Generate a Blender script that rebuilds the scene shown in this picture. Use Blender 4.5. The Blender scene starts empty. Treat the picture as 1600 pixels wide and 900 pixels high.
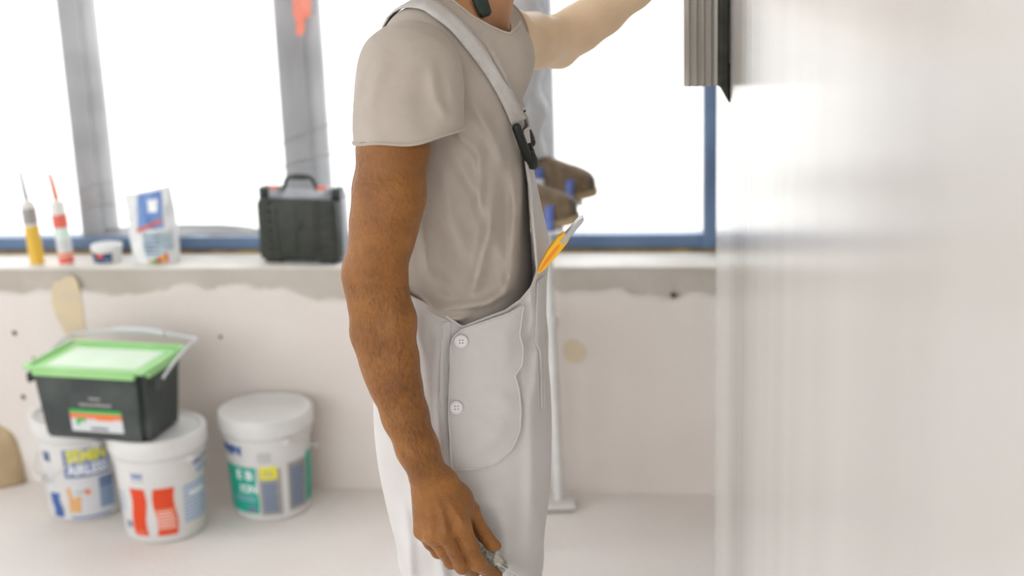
import bpy, bmesh, math, random
import numpy as np
from mathutils import Vector, Matrix
from mathutils.bvhtree import BVHTree

random.seed(7); rng = np.random.default_rng(7)
scene = bpy.context.scene
col = scene.collection

# ------------------------------------------------------------------ camera
F = 2222.0                      # focal length in pixels of the 1600x900 frame (50 mm on 36 mm)
CAM_H = 1.60
PITCH = math.radians(15.0); ROLL = math.radians(2.0)
_f = Vector((0, math.cos(PITCH), -math.sin(PITCH)))
_r0 = Vector((1, 0, 0)); _u0 = Vector((0, math.sin(PITCH), math.cos(PITCH)))
_up = _u0 * math.cos(ROLL) + _r0 * math.sin(ROLL)
_rt = _r0 * math.cos(ROLL) - _u0 * math.sin(ROLL)
CAM = Vector((0, 0, CAM_H))
cd = bpy.data.cameras.new('camera'); cam = bpy.data.objects.new('camera', cd); col.objects.link(cam)
cd.sensor_width = 36; cd.lens = 36 * F / 1600; cd.clip_start = 0.02
cam.matrix_world = Matrix(((_rt.x, _up.x, -_f.x, CAM.x), (_rt.y, _up.y, -_f.y, CAM.y), (_rt.z, _up.z, -_f.z, CAM.z), (0, 0, 0, 1)))
cd.dof.use_dof = True; cd.dof.focus_distance = 1.80; cd.dof.aperture_fstop = 3.6
scene.camera = cam

# ------------------------------------------------------------------ world, exposure
world = bpy.data.worlds.new('sky'); scene.world = world; world.use_nodes = True
bg = world.node_tree.nodes['Background']
bg.inputs[0].default_value = (0.955, 0.985, 1.03, 1); bg.inputs[1].default_value = 1.0
scene.view_settings.view_transform = 'Standard'; scene.view_settings.look = 'None'
scene.view_settings.gamma = 1.0; scene.view_settings.use_curve_mapping = False
scene.view_settings.exposure = 1.92
scene.cycles.use_denoising = True
scene.cycles.max_bounces = 10; scene.cycles.diffuse_bounces = 6; scene.cycles.transparent_max_bounces = 12

# ------------------------------------------------------------------ pixel helpers (to lay the place out)
def ray(px, py):
    return (_f + _rt * ((px - 800) / F) + _up * ((450 - py) / F)).normalized()
def P(px, py, Y):                # point on the ray at depth Y
    d = ray(px, py); return CAM + d * (Y / d.y)
def G(px, py, z=0.0):            # point on the ray at height z
    d = ray(px, py); return CAM + d * ((z - CAM_H) / d.z)
def zc(p): return (Vector(p) - CAM).dot(_f)
def RP(p, w): return 0.5 * w * zc(p) / F      # radius of something w pixels wide at p
A = math.atan(0.135)             # the room is turned by this angle
_u = Vector((math.cos(A), -math.sin(A), 0)); _v = Vector((math.sin(A), math.cos(A), 0))
def W(u, v, z): return _u * u + _v * v + Vector((0, 0, z))
def uv(p): p = Vector(p); return p.dot(_u), p.dot(_v)
V0 = G(800, 764).dot(_v)         # face of the parapet wall
def PV(px, py, v):               # point on the ray at room depth v
    d = ray(px, py); return CAM + d * (v / d.dot(_v))

# ------------------------------------------------------------------ materials
def lin(h):
    h = h.lstrip('#'); c = [int(h[i:i+2], 16) / 255 for i in (0, 2, 4)]
    return tuple(x / 12.92 if x <= .04045 else ((x + .055) / 1.055) ** 2.4 for x in c)
MATS = {}
def mat(name, c1, rough=.6, c2=None, vscale=6, vlo=.4, vhi=.65, bump=0, bscale=60, metal=0, sss=0, coat=0, spec=.5, stretch=None, detail=6, trans=0, sheen=0):
    m = bpy.data.materials.new(name); m.use_nodes = True; nt = m.node_tree; n = nt.nodes; b = n['Principled BSDF']
    b.inputs['Base Color'].default_value = (*lin(c1), 1); b.inputs['Roughness'].default_value = rough
    b.inputs['Metallic'].default_value = metal; b.inputs['Specular IOR Level'].default_value = spec
    tc = n.new('ShaderNodeTexCoord'); out = tc.outputs['Object']
    mp = n.new('ShaderNodeMapping'); nt.links.new(out, mp.inputs[0]); out = mp.outputs[0]
    if stretch: mp.inputs['Scale'].default_value = stretch
    if c2:
        no = n.new('ShaderNodeTexNoise'); no.inputs['Scale'].default_value = vscale; no.inputs['Detail'].default_value = detail
        nt.links.new(out, no.inputs['Vector'])
        cr = n.new('ShaderNodeValToRGB'); cr.color_ramp.elements[0].position = vlo; cr.color_ramp.elements[1].position = vhi
        cr.color_ramp.elements[0].color = (*lin(c1), 1); cr.color_ramp.elements[1].color = (*lin(c2), 1)
        nt.links.new(no.outputs['Fac'], cr.inputs[0]); nt.links.new(cr.outputs[0], b.inputs['Base Color'])
    if bump:
        nb = n.new('ShaderNodeTexNoise'); nb.inputs['Scale'].default_value = bscale; nb.inputs['Detail'].default_value = 4
        nt.links.new(out, nb.inputs['Vector'])
        bp = n.new('ShaderNodeBump'); bp.inputs['Strength'].default_value = bump; bp.inputs['Distance'].default_value = .01
        nt.links.new(nb.outputs['Fac'], bp.inputs['Height']); nt.links.new(bp.outputs[0], b.inputs['Normal'])
    if sss:
        b.inputs['Subsurface Weight'].default_value = sss; b.inputs['Subsurface Radius'].default_value = (.012, .005, .003)
        b.inputs['Subsurface Scale'].default_value = .5
    if coat: b.inputs['Coat Weight'].default_value = coat
    if sheen: b.inputs['Sheen Weight'].default_value = sheen
    if trans: b.inputs['Transmission Weight'].default_value = trans
    MATS[name] = m; return m

# ------------------------------------------------------------------ object helpers
def link(o, parent=None):
    col.objects.link(o)
    if parent is not None: o.parent = parent; o.matrix_parent_inverse = Matrix()
    return o
def tag(o, label=None, cat=None, group=None, kind=None):
    if label: o['label'] = label
    if cat: o['category'] = cat
    if group: o['group'] = group
    if kind: o['kind'] = kind
    return o
def thing(name, loc, label, cat, rz=0, group=None, rot=None):
    o = bpy.data.objects.new(name, None); o.empty_display_size = .05
    o.location = loc; o.rotation_euler = rot if rot else (0, 0, rz); link(o); tag(o, label, cat, group); return o
def mesh_obj(name, verts, faces, m, parent=None, smooth=False, label=None):
    me = bpy.data.meshes.new(name); me.from_pydata([tuple(v) for v in verts], [], [tuple(f) for f in faces]); me.update()
    if m: me.materials.append(m)
    if smooth: me.polygons.foreach_set('use_smooth', [True] * len(me.polygons))
    o = bpy.data.objects.new(name, me); link(o, parent)
    if label: o['label'] = label
    return o
def np_mesh(name, V, T, m, parent=None, smooth=True):
    V = np.asarray(V, np.float32); T = np.asarray(T, np.int32); k = T.shape[1]
    me = bpy.data.meshes.new(name); me.vertices.add(len(V)); me.vertices.foreach_set('co', V.ravel())
    me.loops.add(T.size); me.loops.foreach_set('vertex_index', T.ravel())
    me.polygons.add(len(T)); me.polygons.foreach_set('loop_start', np.arange(0, T.size, k, dtype=np.int32))
    me.polygons.foreach_set('use_smooth', np.full(len(T), smooth, bool))
    me.update(calc_edges=True); me.validate()
    if m: me.materials.append(m)
    o = bpy.data.objects.new(name, me); link(o, parent); return o
def bm_obj(name, bm, m, parent=None, smooth=False, angle=None, label=None):
    me = bpy.data.meshes.new(name); bmesh.ops.recalc_face_normals(bm, faces=bm.faces[:]); bm.to_mesh(me); bm.free()
    if m: me.materials.append(m)
    if smooth: me.polygons.foreach_set('use_smooth', [True] * len(me.polygons))
    if angle:
        me.polygons.foreach_set('use_smooth', [True] * len(me.polygons)); me.set_sharp_from_angle(angle=math.radians(angle))
    o = bpy.data.objects.new(name, me); link(o, parent)
    if label: o['label'] = label
    return o
def box_bm(x0, x1, y0, y1, z0, z1, bev=0, seg=2, taper=None, bm=None):
    b = bm or bmesh.new()
    vs = [b.verts.new(c) for c in ((x0,y0,z0),(x1,y0,z0),(x1,y1,z0),(x0,y1,z0),(x0,y0,z1),(x1,y0,z1),(x1,y1,z1),(x0,y1,z1))]
    if taper:
        cx, cy = (x0+x1)/2, (y0+y1)/2
        for v in vs[:4]: v.co.x = cx + (v.co.x-cx)*taper; v.co.y = cy + (v.co.y-cy)*taper
    fs = [b.faces.new([vs[i] for i in f]) for f in ((3,2,1,0),(4,5,6,7),(0,1,5,4),(1,2,6,5),(2,3,7,6),(3,0,4,7))]
    if bev:
        es = list({e for f in fs for e in f.edges}); bmesh.ops.bevel(b, geom=es, offset=bev, segments=seg, affect='EDGES', profile=.5)
    return b
def box(name, x0, x1, y0, y1, z0, z1, m, parent=None, bev=0, **k):
    return bm_obj(name, box_bm(x0, x1, y0, y1, z0, z1, bev, **k), m, parent, angle=35 if bev else None)
def rbox(name, u0, u1, v0, v1, z0, z1, m, parent=None, bev=0):   # box in room axes
    b = box_bm(u0, u1, v0, v1, z0, z1, bev)
    for v in b.verts: v.co = W(v.co.x, v.co.y, v.co.z)
    return bm_obj(name, b, m, parent, angle=35 if bev else None)
def lathe(name, prof, m, parent=None, n=40, center=(0,0,0), close=True, angle=30):
    V = []; Fc = []
    for r, z in prof:
        for i in range(n):
            a = 2*math.pi*i/n; V.append((center[0]+r*math.cos(a), center[1]+r*math.sin(a), center[2]+z))
    for j in range(len(prof)-1):
        for i in range(n):
            k = (i+1) % n; Fc.append((j*n+i, j*n+k, (j+1)*n+k, (j+1)*n+i))
    if close:
        Fc.append(tuple(reversed(range(n)))); Fc.append(tuple((len(prof)-1)*n+i for i in range(n)))
    o = mesh_obj(name, V, Fc, m, parent, True); o.data.set_sharp_from_angle(angle=math.radians(angle)); return o
def tube_data(pts, r, n=8):
    pts = [Vector(p) for p in pts]; V = []; Fc = []; prev = None
    rs = r if isinstance(r, (list, tuple)) else [r]*len(pts)
    for i, p in enumerate(pts):
        t = (pts[min(i+1, len(pts)-1)] - pts[max(i-1, 0)]).normalized()
        if prev is None:
            a = Vector((0,0,1)) if abs(t.z) < .9 else Vector((1,0,0)); x = t.cross(a).normalized()
        else: x = (prev - t*prev.dot(t)).normalized()
        prev = x; y = t.cross(x)
        for k in range(n):
            an = 2*math.pi*k/n; V.append(p + (x*math.cos(an) + y*math.sin(an))*rs[i])
    for i in range(len(pts)-1):
        for k in range(n):
            q = (k+1) % n; Fc.append((i*n+k, i*n+q, (i+1)*n+q, (i+1)*n+k))
    Fc.append(tuple(reversed(range(n)))); Fc.append(tuple((len(pts)-1)*n+k for k in range(n)))
    return V, Fc
def tube(name, pts, r, m, parent=None, n=8):
    V, Fc = tube_data(pts, r, n); o = mesh_obj(name, V, Fc, m, parent, True); o.data.set_sharp_from_angle(angle=math.radians(50)); return o
def smooth_path(pts, n=6):
    pts = [Vector(p) for p in pts]; out = []
    for i in range(len(pts)-1):
        p0 = pts[max(i-1,0)]; p1 = pts[i]; p2 = pts[i+1]; p3 = pts[min(i+2, len(pts)-1)]
        for k in range(n):
            t = k/n; out.append(.5*((2*p1)+(p2-p0)*t+(2*p0-5*p1+4*p2-p3)*t*t+(3*p1-p0-3*p2+p3)*t**3))
    out.append(pts[-1]); return out
def text_data(s, size=1.0, bold=0.0, shear=0):
    c = bpy.data.curves.new('t', 'FONT'); c.body = s; c.size = size; c.offset = bold*size; c.shear = shear; c.resolution_u = 3
    c.align_x = 'CENTER'; c.align_y = 'CENTER'
    o = bpy.data.objects.new('t', c); col.objects.link(o); dg = bpy.context.evaluated_depsgraph_get(); dg.update()
    e = o.evaluated_get(dg); me = e.to_mesh(); V = [v.co.copy() for v in me.vertices]; Fc = [tuple(p.vertices) for p in me.polygons]
    e.to_mesh_clear(); bpy.data.objects.remove(o); bpy.data.curves.remove(c); return V, Fc
def fit_text(s, w, h, bold=0.02, shear=0):
    V, Fc = text_data(s, 1.0, bold, shear)
    x0 = min(v.x for v in V); x1 = max(v.x for v in V); y0 = min(v.y for v in V); y1 = max(v.y for v in V)
    return [((v.x-(x0+x1)/2)/(x1-x0)*w, (v.y-(y0+y1)/2)/(y1-y0)*h) for v in V], Fc

# ------------------------------------------------------------------ implicit surfaces (bodies and cloth)
def axis(*segs):
    out = []
    for a, b, s in segs:
        n = max(1, int(round((b-a)/s))); out += list(np.linspace(a, b, n, endpoint=False))
    out.append(segs[-1][1]); return np.array(out, np.float32)
class Field:
    def __init__(s, xs, ys, zs):
        s.ax = (xs, ys, zs); s.v = np.full((len(xs), len(ys), len(zs)), 1.0, np.float32)
    def sub(s, lo, hi):
        sl = tuple(slice(max(0, int(np.searchsorted(a, l))-1), int(np.searchsorted(a, h))+1) for a, l, h in zip(s.ax, lo, hi))
        X = s.ax[0][sl[0]][:, None, None]; Y = s.ax[1][sl[1]][None, :, None]; Z = s.ax[2][sl[2]][None, None, :]
        return sl, X, Y, Z
    def put(s, sl, d, k, cut=False):
        a = s.v[sl]
        if cut:
            d = -d; h = np.clip(.5-.5*(d-a)/k, 0, 1); s.v[sl] = d*(1-h)+a*h + k*h*(1-h); return
        if k <= 0: s.v[sl] = np.minimum(a, d); return
        h = np.clip(.5+.5*(d-a)/k, 0, 1); s.v[sl] = d*(1-h)+a*h - k*h*(1-h)
    def cap(s, a, b, ra, rb, k=.01, flat=None, fs=1.0, cut=False):
        a = np.array(a, np.float32); b = np.array(b, np.float32); m = max(ra, rb)+k+.02
        lo = np.minimum(a, b)-m; hi = np.maximum(a, b)+m
        sl, X, Y, Z = s.sub(lo, hi)
        if 0 in s.v[sl].shape: return
        px, py, pz = X-a[0], Y-a[1], Z-a[2]; d = b-a; L = float(d@d)+1e-9
        t = np.clip((px*d[0]+py*d[1]+pz*d[2])/L, 0, 1)
        qx, qy, qz = px-t*d[0], py-t*d[1], pz-t*d[2]
        r2 = qx*qx+qy*qy+qz*qz
        if flat is not None:
            f = np.array(flat, np.float32); f /= np.linalg.norm(f); q = qx*f[0]+qy*f[1]+qz*f[2]; r2 = r2+(fs*fs-1)*q*q
        s.put(sl, np.sqrt(r2)-(ra+(rb-ra)*t), k, cut)
    def chain(s, pts, k=.01, flat=None, fs=1.0):
        for (a, ra), (b, rb) in zip(pts[:-1], pts[1:]): s.cap(a, b, ra, rb, k, flat, fs)
    def ell(s, c, r, k=.01, rot=None, cut=False):
        c = np.array(c, np.float32); m = max(r)+k+.02
        sl, X, Y, Z = s.sub(c-m, c+m)
        if 0 in s.v[sl].shape: return
        p = [X-c[0], Y-c[1], Z-c[2]]
        if rot is not None:
            R = np.array(rot.transposed(), np.float32); p = [R[i,0]*p[0]+R[i,1]*p[1]+R[i,2]*p[2] for i in range(3)]
        q = [p[i]/r[i] for i in range(3)]; k0 = np.sqrt(q[0]**2+q[1]**2+q[2]**2); k1 = np.sqrt((q[0]/r[0])**2+(q[1]/r[1])**2+(q[2]/r[2])**2)+1e-6
        s.put(sl, k0*(k0-1)/k1, k, cut)
    def sections(s, rows, n=2.4, k=.02, disp=None, ztop=None, zbot=None):
        # rows: (z, cx, cy, a, b)
        rows = sorted(rows); R = np.array(rows, np.float32); z0, z1 = R[0,0], R[-1,0]
        sl, X, Y, Z = s.sub((R[:,1]-R[:,3]).min()-.08*np.ones(1)[0] if False else np.array([(R[:,1]-R[:,3]).min()-.08, (R[:,2]-R[:,4]).min()-.08, z0-.1]),
                            np.array([(R[:,1]+R[:,3]).max()+.08, (R[:,2]+R[:,4]).max()+.08, z1+.1]))
        zz = Z.ravel(); g = [pchip(R[:,0], R[:,i], zz)[None,None,:] for i in range(1,5)]
        qx = np.abs((X-g[0])/g[2]); qy = np.abs((Y-g[1])/g[3])
        d = ((qx**n+qy**n)**(1/n)-1)*np.minimum(g[2], g[3])
        if disp is not None: d = d-disp(X, Y, Z)
        d = np.maximum(d, np.maximum(z0-Z, Z-z1))
        s.put(sl, d.astype(np.float32), k)
    def mesh(s):
        v = s.v; ins = v < 0; nx, ny, nz = v.shape
        cnt = np.zeros((nx-1, ny-1, nz-1), np.int8)
        for i in (0,1):
            for j in (0,1):
                for k in (0,1): cnt += ins[i:nx-1+i, j:ny-1+j, k:nz-1+k]
        I, J, K = np.nonzero((cnt > 0) & (cnt < 8)); N = len(I)
        idx = np.full(cnt.shape, -1, np.int32); idx[I, J, K] = np.arange(N)
        acc = np.zeros((N, 3), np.float32); num = np.zeros(N, np.float32)
        C = {(i,j,k): v[I+i, J+j, K+k] for i in (0,1) for j in (0,1) for k in (0,1)}
        for (i,j,k) in C:
            for ax in range(3):
                o = [i,j,k]
                if o[ax]: continue
                o2 = list(o); o2[ax] = 1; a = C[tuple(o)]; b = C[tuple(o2)]; cr = (a < 0) != (b < 0)
                t = np.where(cr, a/np.where(cr, a-b, 1), 0); p = np.tile(np.array(o, np.float32), (N,1)); p[:,ax] = t
                acc[cr] += p[cr]; num += cr
        p = acc/num[:,None]; V = np.empty((N,3), np.float32)
        for ax, q in zip(range(3), (I,J,K)):
            a = s.ax[ax]; V[:,ax] = a[q]+(a[q+1]-a[q])*p[:,ax]
        Q = []
        for ax in range(3):
            sl0 = [slice(None)]*3; sl1 = [slice(None)]*3; sl0[ax] = slice(0,-1); sl1[ax] = slice(1,None)
            A0 = ins[tuple(sl0)]; A1 = ins[tuple(sl1)]; e = np.nonzero(A0 != A1); fl = A0[e]
            b1, b2 = [(1,2),(2,0),(0,1)][ax]; E = [e[0].copy(), e[1].copy(), e[2].copy()]
            ok = (E[b1] >= 1) & (E[b2] >= 1) & (E[b1] < v.shape[b1]-1) & (E[b2] < v.shape[b2]-1)
            E = [q[ok] for q in E]; fl = fl[ok]
            def cell(d1, d2):
                q = [x.copy() for x in E]; q[b1] -= d1; q[b2] -= d2; return idx[q[0], q[1], q[2]]
            a, b, c, d = cell(1,1), cell(0,1), cell(0,0), cell(1,0)
            q = np.stack([a,b,c,d], 1); q[~fl] = q[~fl][:, ::-1]; Q.append(q)
        return V, np.concatenate(Q)
def pchip(x, y, q):
    x = np.asarray(x, float); y = np.asarray(y, float); h = np.diff(x); d = np.diff(y)/h
    m = np.zeros_like(y); m[1:-1] = np.where(d[:-1]*d[1:] > 0, 2*d[:-1]*d[1:]/(d[:-1]+d[1:]+1e-12), 0); m[0] = d[0]; m[-1] = d[-1]
    q = np.clip(q, x[0], x[-1]); i = np.clip(np.searchsorted(x, q)-1, 0, len(h)-1); t = (q-x[i])/h[i]
    return ((1+2*t)*(1-t)**2*y[i]+t*(1-t)**2*h[i]*m[i]+t*t*(3-2*t)*y[i+1]+t*t*(t-1)*h[i]*m[i+1]).astype(np.float32)
def tris(Q): return np.concatenate([Q[:, [0,1,2]], Q[:, [0,2,3]]])
def relax(V, T, it=2, f=.5):
    E = np.concatenate([T[:, [i, (i+1) % T.shape[1]]] for i in range(T.shape[1])])
    for _ in range(it):
        for ff in (f, -f*1.02):
            S = np.zeros_like(V); n = np.zeros(len(V), np.float32)
            for a, b in ((0,1),(1,0)):
                for c in range(3): S[:,c] += np.bincount(E[:,a], V[E[:,b],c], len(V))
                n += np.bincount(E[:,a], minlength=len(V))
            V = V + ff*(S/np.maximum(n,1)[:,None]-V)
    return V.astype(np.float32)
def clip(V, T, g):               # keep g < 0, cutting triangles cleanly on g = 0
    s = g < 0; c = s[T].sum(1); out = [T[c == 3]]; nv = [V]; base = len(V)
    E = []; rec = []
    for n_in in (1, 2):
        t = T[c == n_in]
        if not len(t): continue
        odd = s[t] if n_in == 1 else ~s[t]; k = odd.argmax(1); r = np.arange(len(t))
        a, b, d = t[r, k], t[r, (k+1) % 3], t[r, (k+2) % 3]; rec.append((n_in, a, b, d)); E += [np.stack([a,b],1), np.stack([a,d],1)]
    if E:
        E = np.concatenate(E); Es = np.sort(E, 1); U, inv = np.unique(Es, axis=0, return_inverse=True); inv = inv.ravel()
        t = g[U[:,0]]/(g[U[:,0]]-g[U[:,1]]); nv.append(V[U[:,0]]+(V[U[:,1]]-V[U[:,0]])*t[:,None]); p = 0
        for n_in, a, b, d in rec:
            m = len(a); ab = base+inv[p:p+m]; ad = base+inv[p+m:p+2*m]; p += 2*m
            if n_in == 1: out.append(np.stack([a,ab,ad],1))
            else: out.append(np.stack([ab,b,d],1)); out.append(np.stack([ab,d,ad],1))
    V = np.concatenate(nv); T = np.concatenate(out); u, inv = np.unique(T, return_inverse=True)
    return V[u].astype(np.float32), inv.reshape(-1,3).astype(np.int32)
def poly_sd(px, pz, poly):       # signed distance to a polygon (negative inside)
    poly = np.array(poly, float); d = np.full(px.shape, 1e9); ins = np.zeros(px.shape, bool)
    for i in range(len(poly)):
        a = poly[i]; b = poly[(i+1) % len(poly)]; e = b-a; wx = px-a[0]; wz = pz-a[1]
        t = np.clip((wx*e[0]+wz*e[1])/(e@e+1e-12), 0, 1); d = np.minimum(d, (wx-t*e[0])**2+(wz-t*e[1])**2)
        c = ((a[1] > pz) != (b[1] > pz)) & (px < (b[0]-a[0])*(pz-a[1])/(b[1]-a[1]+1e-12)+a[0]); ins ^= c
    return np.where(ins, -1, 1)*np.sqrt(d)
def line_d(X, Z, pts):           # distance to a polyline in the side plane, and the position along it 0..1
    best = None; n = len(pts)-1
    for i in range(n):
        a, b = pts[i], pts[i+1]; ex, ez = b[0]-a[0], b[1]-a[1]; wx = X-a[0]; wz = Z-a[1]
        t = np.clip((wx*ex+wz*ez)/(ex*ex+ez*ez+1e-12), 0, 1); d = (wx-t*ex)**2+(wz-t*ez)**2; u = (i+t)/n
        if best is None: best, par = d, u
        else: par = np.where(d < best, u, par); best = np.minimum(best, d)
    return np.sqrt(best), par
def rows_px(rows, cy):           # rows: (image row, back pixel, front pixel, half width)
    out = []
    for y, l, r, b in rows:
        a = P(l, y, cy); c = P(r, y, cy); out.append(((a.z+c.z)/2, (a.x+c.x)/2, cy, (c.x-a.x)/2, b))
    return out
def ridges(lst, side_y):         # raised folds: list of (pixel polyline, width m, height m) on the camera side
    L = [([(P(x, y, side_y).x, P(x, y, side_y).z) for x, y in pl], w, h) for pl, w, h in lst]
    def f(X, Y, Z):
        o = np.zeros(np.broadcast_shapes(X.shape, Z.shape), np.float32)
        for pl, w, h in L:
            d, u = line_d(X, Z, pl); o = o + h*np.exp(-(d/w)**2)*np.clip(np.minimum(u, 1-u)*4, 0, 1)
        return o*(Y < 1.95)
    return f

# ================================================================== THE ROOM
def film_mat(name, fac, tint=.95):
    m = bpy.data.materials.new(name); m.use_nodes = True; nt = m.node_tree; n = nt.nodes; n.clear()
    out = n.new('ShaderNodeOutputMaterial'); tr = n.new('ShaderNodeBsdfTransparent'); tl = n.new('ShaderNodeBsdfTranslucent'); gl = n.new('ShaderNodeBsdfGlossy')
    tr.inputs[0].default_value = (.97,.97,.97,1); tl.inputs[0].default_value = (tint,tint,tint*.99,1); gl.inputs['Roughness'].default_value = .25
    a = n.new('ShaderNodeMixShader'); b = n.new('ShaderNodeMixShader')
    no = n.new('ShaderNodeTexNoise'); no.inputs['Scale'].default_value = 3; tc = n.new('ShaderNodeTexCoord')
    mp = n.new('ShaderNodeMapping'); mp.inputs['Scale'].default_value = (1,1,2.5); mp.inputs['Rotation'].default_value = (0,.35,0)
    nt.links.new(tc.outputs['Object'], mp.inputs[0]); nt.links.new(mp.outputs[0], no.inputs['Vector'])
    mr = n.new('ShaderNodeMapRange'); mr.inputs[1].default_value = .3; mr.inputs[2].default_value = .7; mr.inputs[3].default_value = fac*.75; mr.inputs[4].default_value = fac*1.3
    nt.links.new(no.outputs['Fac'], mr.inputs[0]); nt.links.new(mr.outputs[0], a.inputs[0])
    nt.links.new(tr.outputs[0], a.inputs[1]); nt.links.new(tl.outputs[0], a.inputs[2])
    b.inputs[0].default_value = .04; nt.links.new(a.outputs[0], b.inputs[1]); nt.links.new(gl.outputs[0], b.inputs[2])
    nt.links.new(b.outputs[0], out.inputs[0]); return m
M = {}
M['floor'] = mat('dusty_screed', '#e1dad4', .75, '#e9e3df', 2.2, .35, .7, bump=.25, bscale=40, spec=.3)
M['conc'] = mat('bare_concrete', '#b5aca1', .85, '#c6beb5', 4, .35, .7, bump=.5, bscale=45)
M['plaster'] = mat('plaster_coat', '#d8cfc7', .85, '#e2dad3', 2.6, .3, .75, bump=.25, bscale=60)
M['sill'] = mat('sill_screed', '#e2ded8', .7, '#d2ccc3', 6, .4, .7, bump=.3, bscale=70)
M['white'] = mat('white_wall', '#d9d6d1', .8, '#cfcbc5', 2, .4, .7)
M['ceil'] = mat('ceiling_white', '#dedbd6', .85, '#d4d0ca', 1.5, .4, .7)
M['wet'] = mat('wet_plaster', '#c6c2bd', .21, '#cdcac5', 1.6, .35, .7, bump=.03, bscale=25, spec=.75, stretch=(6, 6, .4))
M['blue'] = mat('blue_frame', '#566c8c', .5, '#66809f', 5, .35, .7)
M['foam'] = mat('yellow_foam', '#a58a4e', .9, '#6f6146', 18, .35, .65, bump=.6, bscale=60)
M['post'] = mat('grey_post', '#6f6e70', .6, '#8c8b8c', 9, .35, .7, stretch=(1,1,.3))
M['film'] = film_mat('clear_film', .20)
M['film2'] = film_mat('film_bundle', .6, .35)
M['yellowstain'] = mat('tan_filler', '#d8c6a4', .9, '#cdbfa8', 20, .4, .7)
M['greypatch'] = mat('light_filler', '#dfdad4', .85, '#d6cfc8', 12, .4, .7)
M['hole'] = mat('dark_hole', '#5a5044', .9, '#463e35', 80)
M['ground'] = mat('pale_ground', '#c9c6bf', .9, '#bdb9b0', .6)

U_L, U_R, V_R, CEIL = -4.4, 2.6, -3.2, 3.5
Z_S = PV(900, 416, V0).z                       # sill height
UJ = uv(PV(1107, 300, V0+.17))[0]              # right window jamb
B = math.atan(0.118)                           # the partition is not quite square to the parapet
_pu = Vector((math.cos(B), -math.sin(B), 0)); _pv = Vector((math.sin(B), math.cos(B), 0))
def WP(u, v, z): return _pu*u+_pv*v+Vector((0, 0, z))
U_P = .0912                                     # face of the partition wall
V_E = 3.04/math.cos(B)                         # its free end
Z_L = 2.95                                     # window head

o = rbox('floor', U_L, U_R, V_R-.25, V0+.02, -.1, 0, M['floor']); tag(o, 'dusty pale screed floor', kind='structure')
o = rbox('ceiling', U_L, U_R, V_R-.25, V0+.24, CEIL, CEIL+.1, M['ceil']); tag(o, 'white ceiling', kind='structure')
wb = rbox('wall_back', U_L, U_R, V0, V0+.24, -.1, Z_S-.006, M['conc'], bev=.004); tag(wb, 'bare concrete parapet wall below the window', kind='structure')
rbox('lintel', U_L, U_R, V0, V0+.24, Z_L, CEIL, M['white'], wb)
rbox('end_pier', UJ+.03, U_R, V0, V0+.24, Z_S-.006, Z_L, M['white'], wb)
rbox('end_pier', U_L, U_L+.12, V0, V0+.24, Z_S-.006, Z_L, M['white'], wb)
# plaster coat with a broken upper edge, proud of the concrete
def hash_noise(x, seed=0):
    i = math.floor(x); f = x-i; f = f*f*(3-2*f)
    h = lambda k: (math.sin(k*127.1+seed*311.7)*43758.5453) % 1.0
    return h(i)*(1-f)+h(i+1)*f
nu = 420; V_ = []; Fc = []
for i in range(nu+1):
    u = U_L+(U_R-U_L)*i/nu
    e = Z_S-.028-.045*hash_noise(u*3.1, 1)**1.5-.028*hash_noise(u*14, 2)-.012*hash_noise(u*45, 3)
    for z, d in ((0, .012), (.25, .012), (e-.02, .011), (e, .007), (e+.001, -.002)):
        V_.append(W(u, V0-d, z))
for i in range(nu):
    for j in range(4): Fc.append((i*5+j, (i+1)*5+j, (i+1)*5+j+1, i*5+j+1))
pl = mesh_obj('plaster_coat', V_, Fc, M['plaster'], wb, True)
pl['label'] = 'grey plaster coat with a broken upper edge'
def wall_patch(name, pts, m, off=.0135, seed=0, parent=wb):
    c = [PV(x, y, V0-off) for x, y in pts]; n = len(c); V_ = []; cen = sum(c, Vector())/n
    ring = smooth_path(c+[c[0]], 5)[:-1]
    ring = [cen+(p-cen)*(1+.09*(hash_noise(i*.7, seed)-.5)) for i, p in enumerate(ring)]
    V_ = ring+[p+_v*.004 for p in ring]; n = len(ring)
    Fc = [tuple(range(n))]+[(i, (i+1) % n, n+(i+1) % n, n+i) for i in range(n)]
    return mesh_obj(name, V_, Fc, m, parent)
wall_patch('filler_patch', [(85,440),(118,436),(130,500),(132,524),(108,526),(90,500),(80,465)], M['yellowstain'], seed=1)
wall_patch('filler_patch', [(880,538),(898,532),(915,548),(908,566),(884,562)], M['yellowstain'], seed=2)
wall_patch('filler_patch', [(60,590),(130,600),(140,690),(120,742),(35,742),(30,690),(45,640)], M['greypatch'], seed=3)
for x, y, r in ((22,521,4),(241,520,4),(36,621,4),(344,527,3),(1052,462,5),(52,560,2)):
    wall_patch('nail_hole', [(x-r,y-r*.6),(x,y-r),(x+r,y),(x,y+r*.9)], M['hole'], off=.0139, seed=x)

s = rbox('trim_1', U_L, U_R, V0-.006, V0+.24, Z_S-.006, Z_S, M['sill'], bev=.002); tag(s, 'pale screed sill on top of the parapet', kind='structure')

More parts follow.
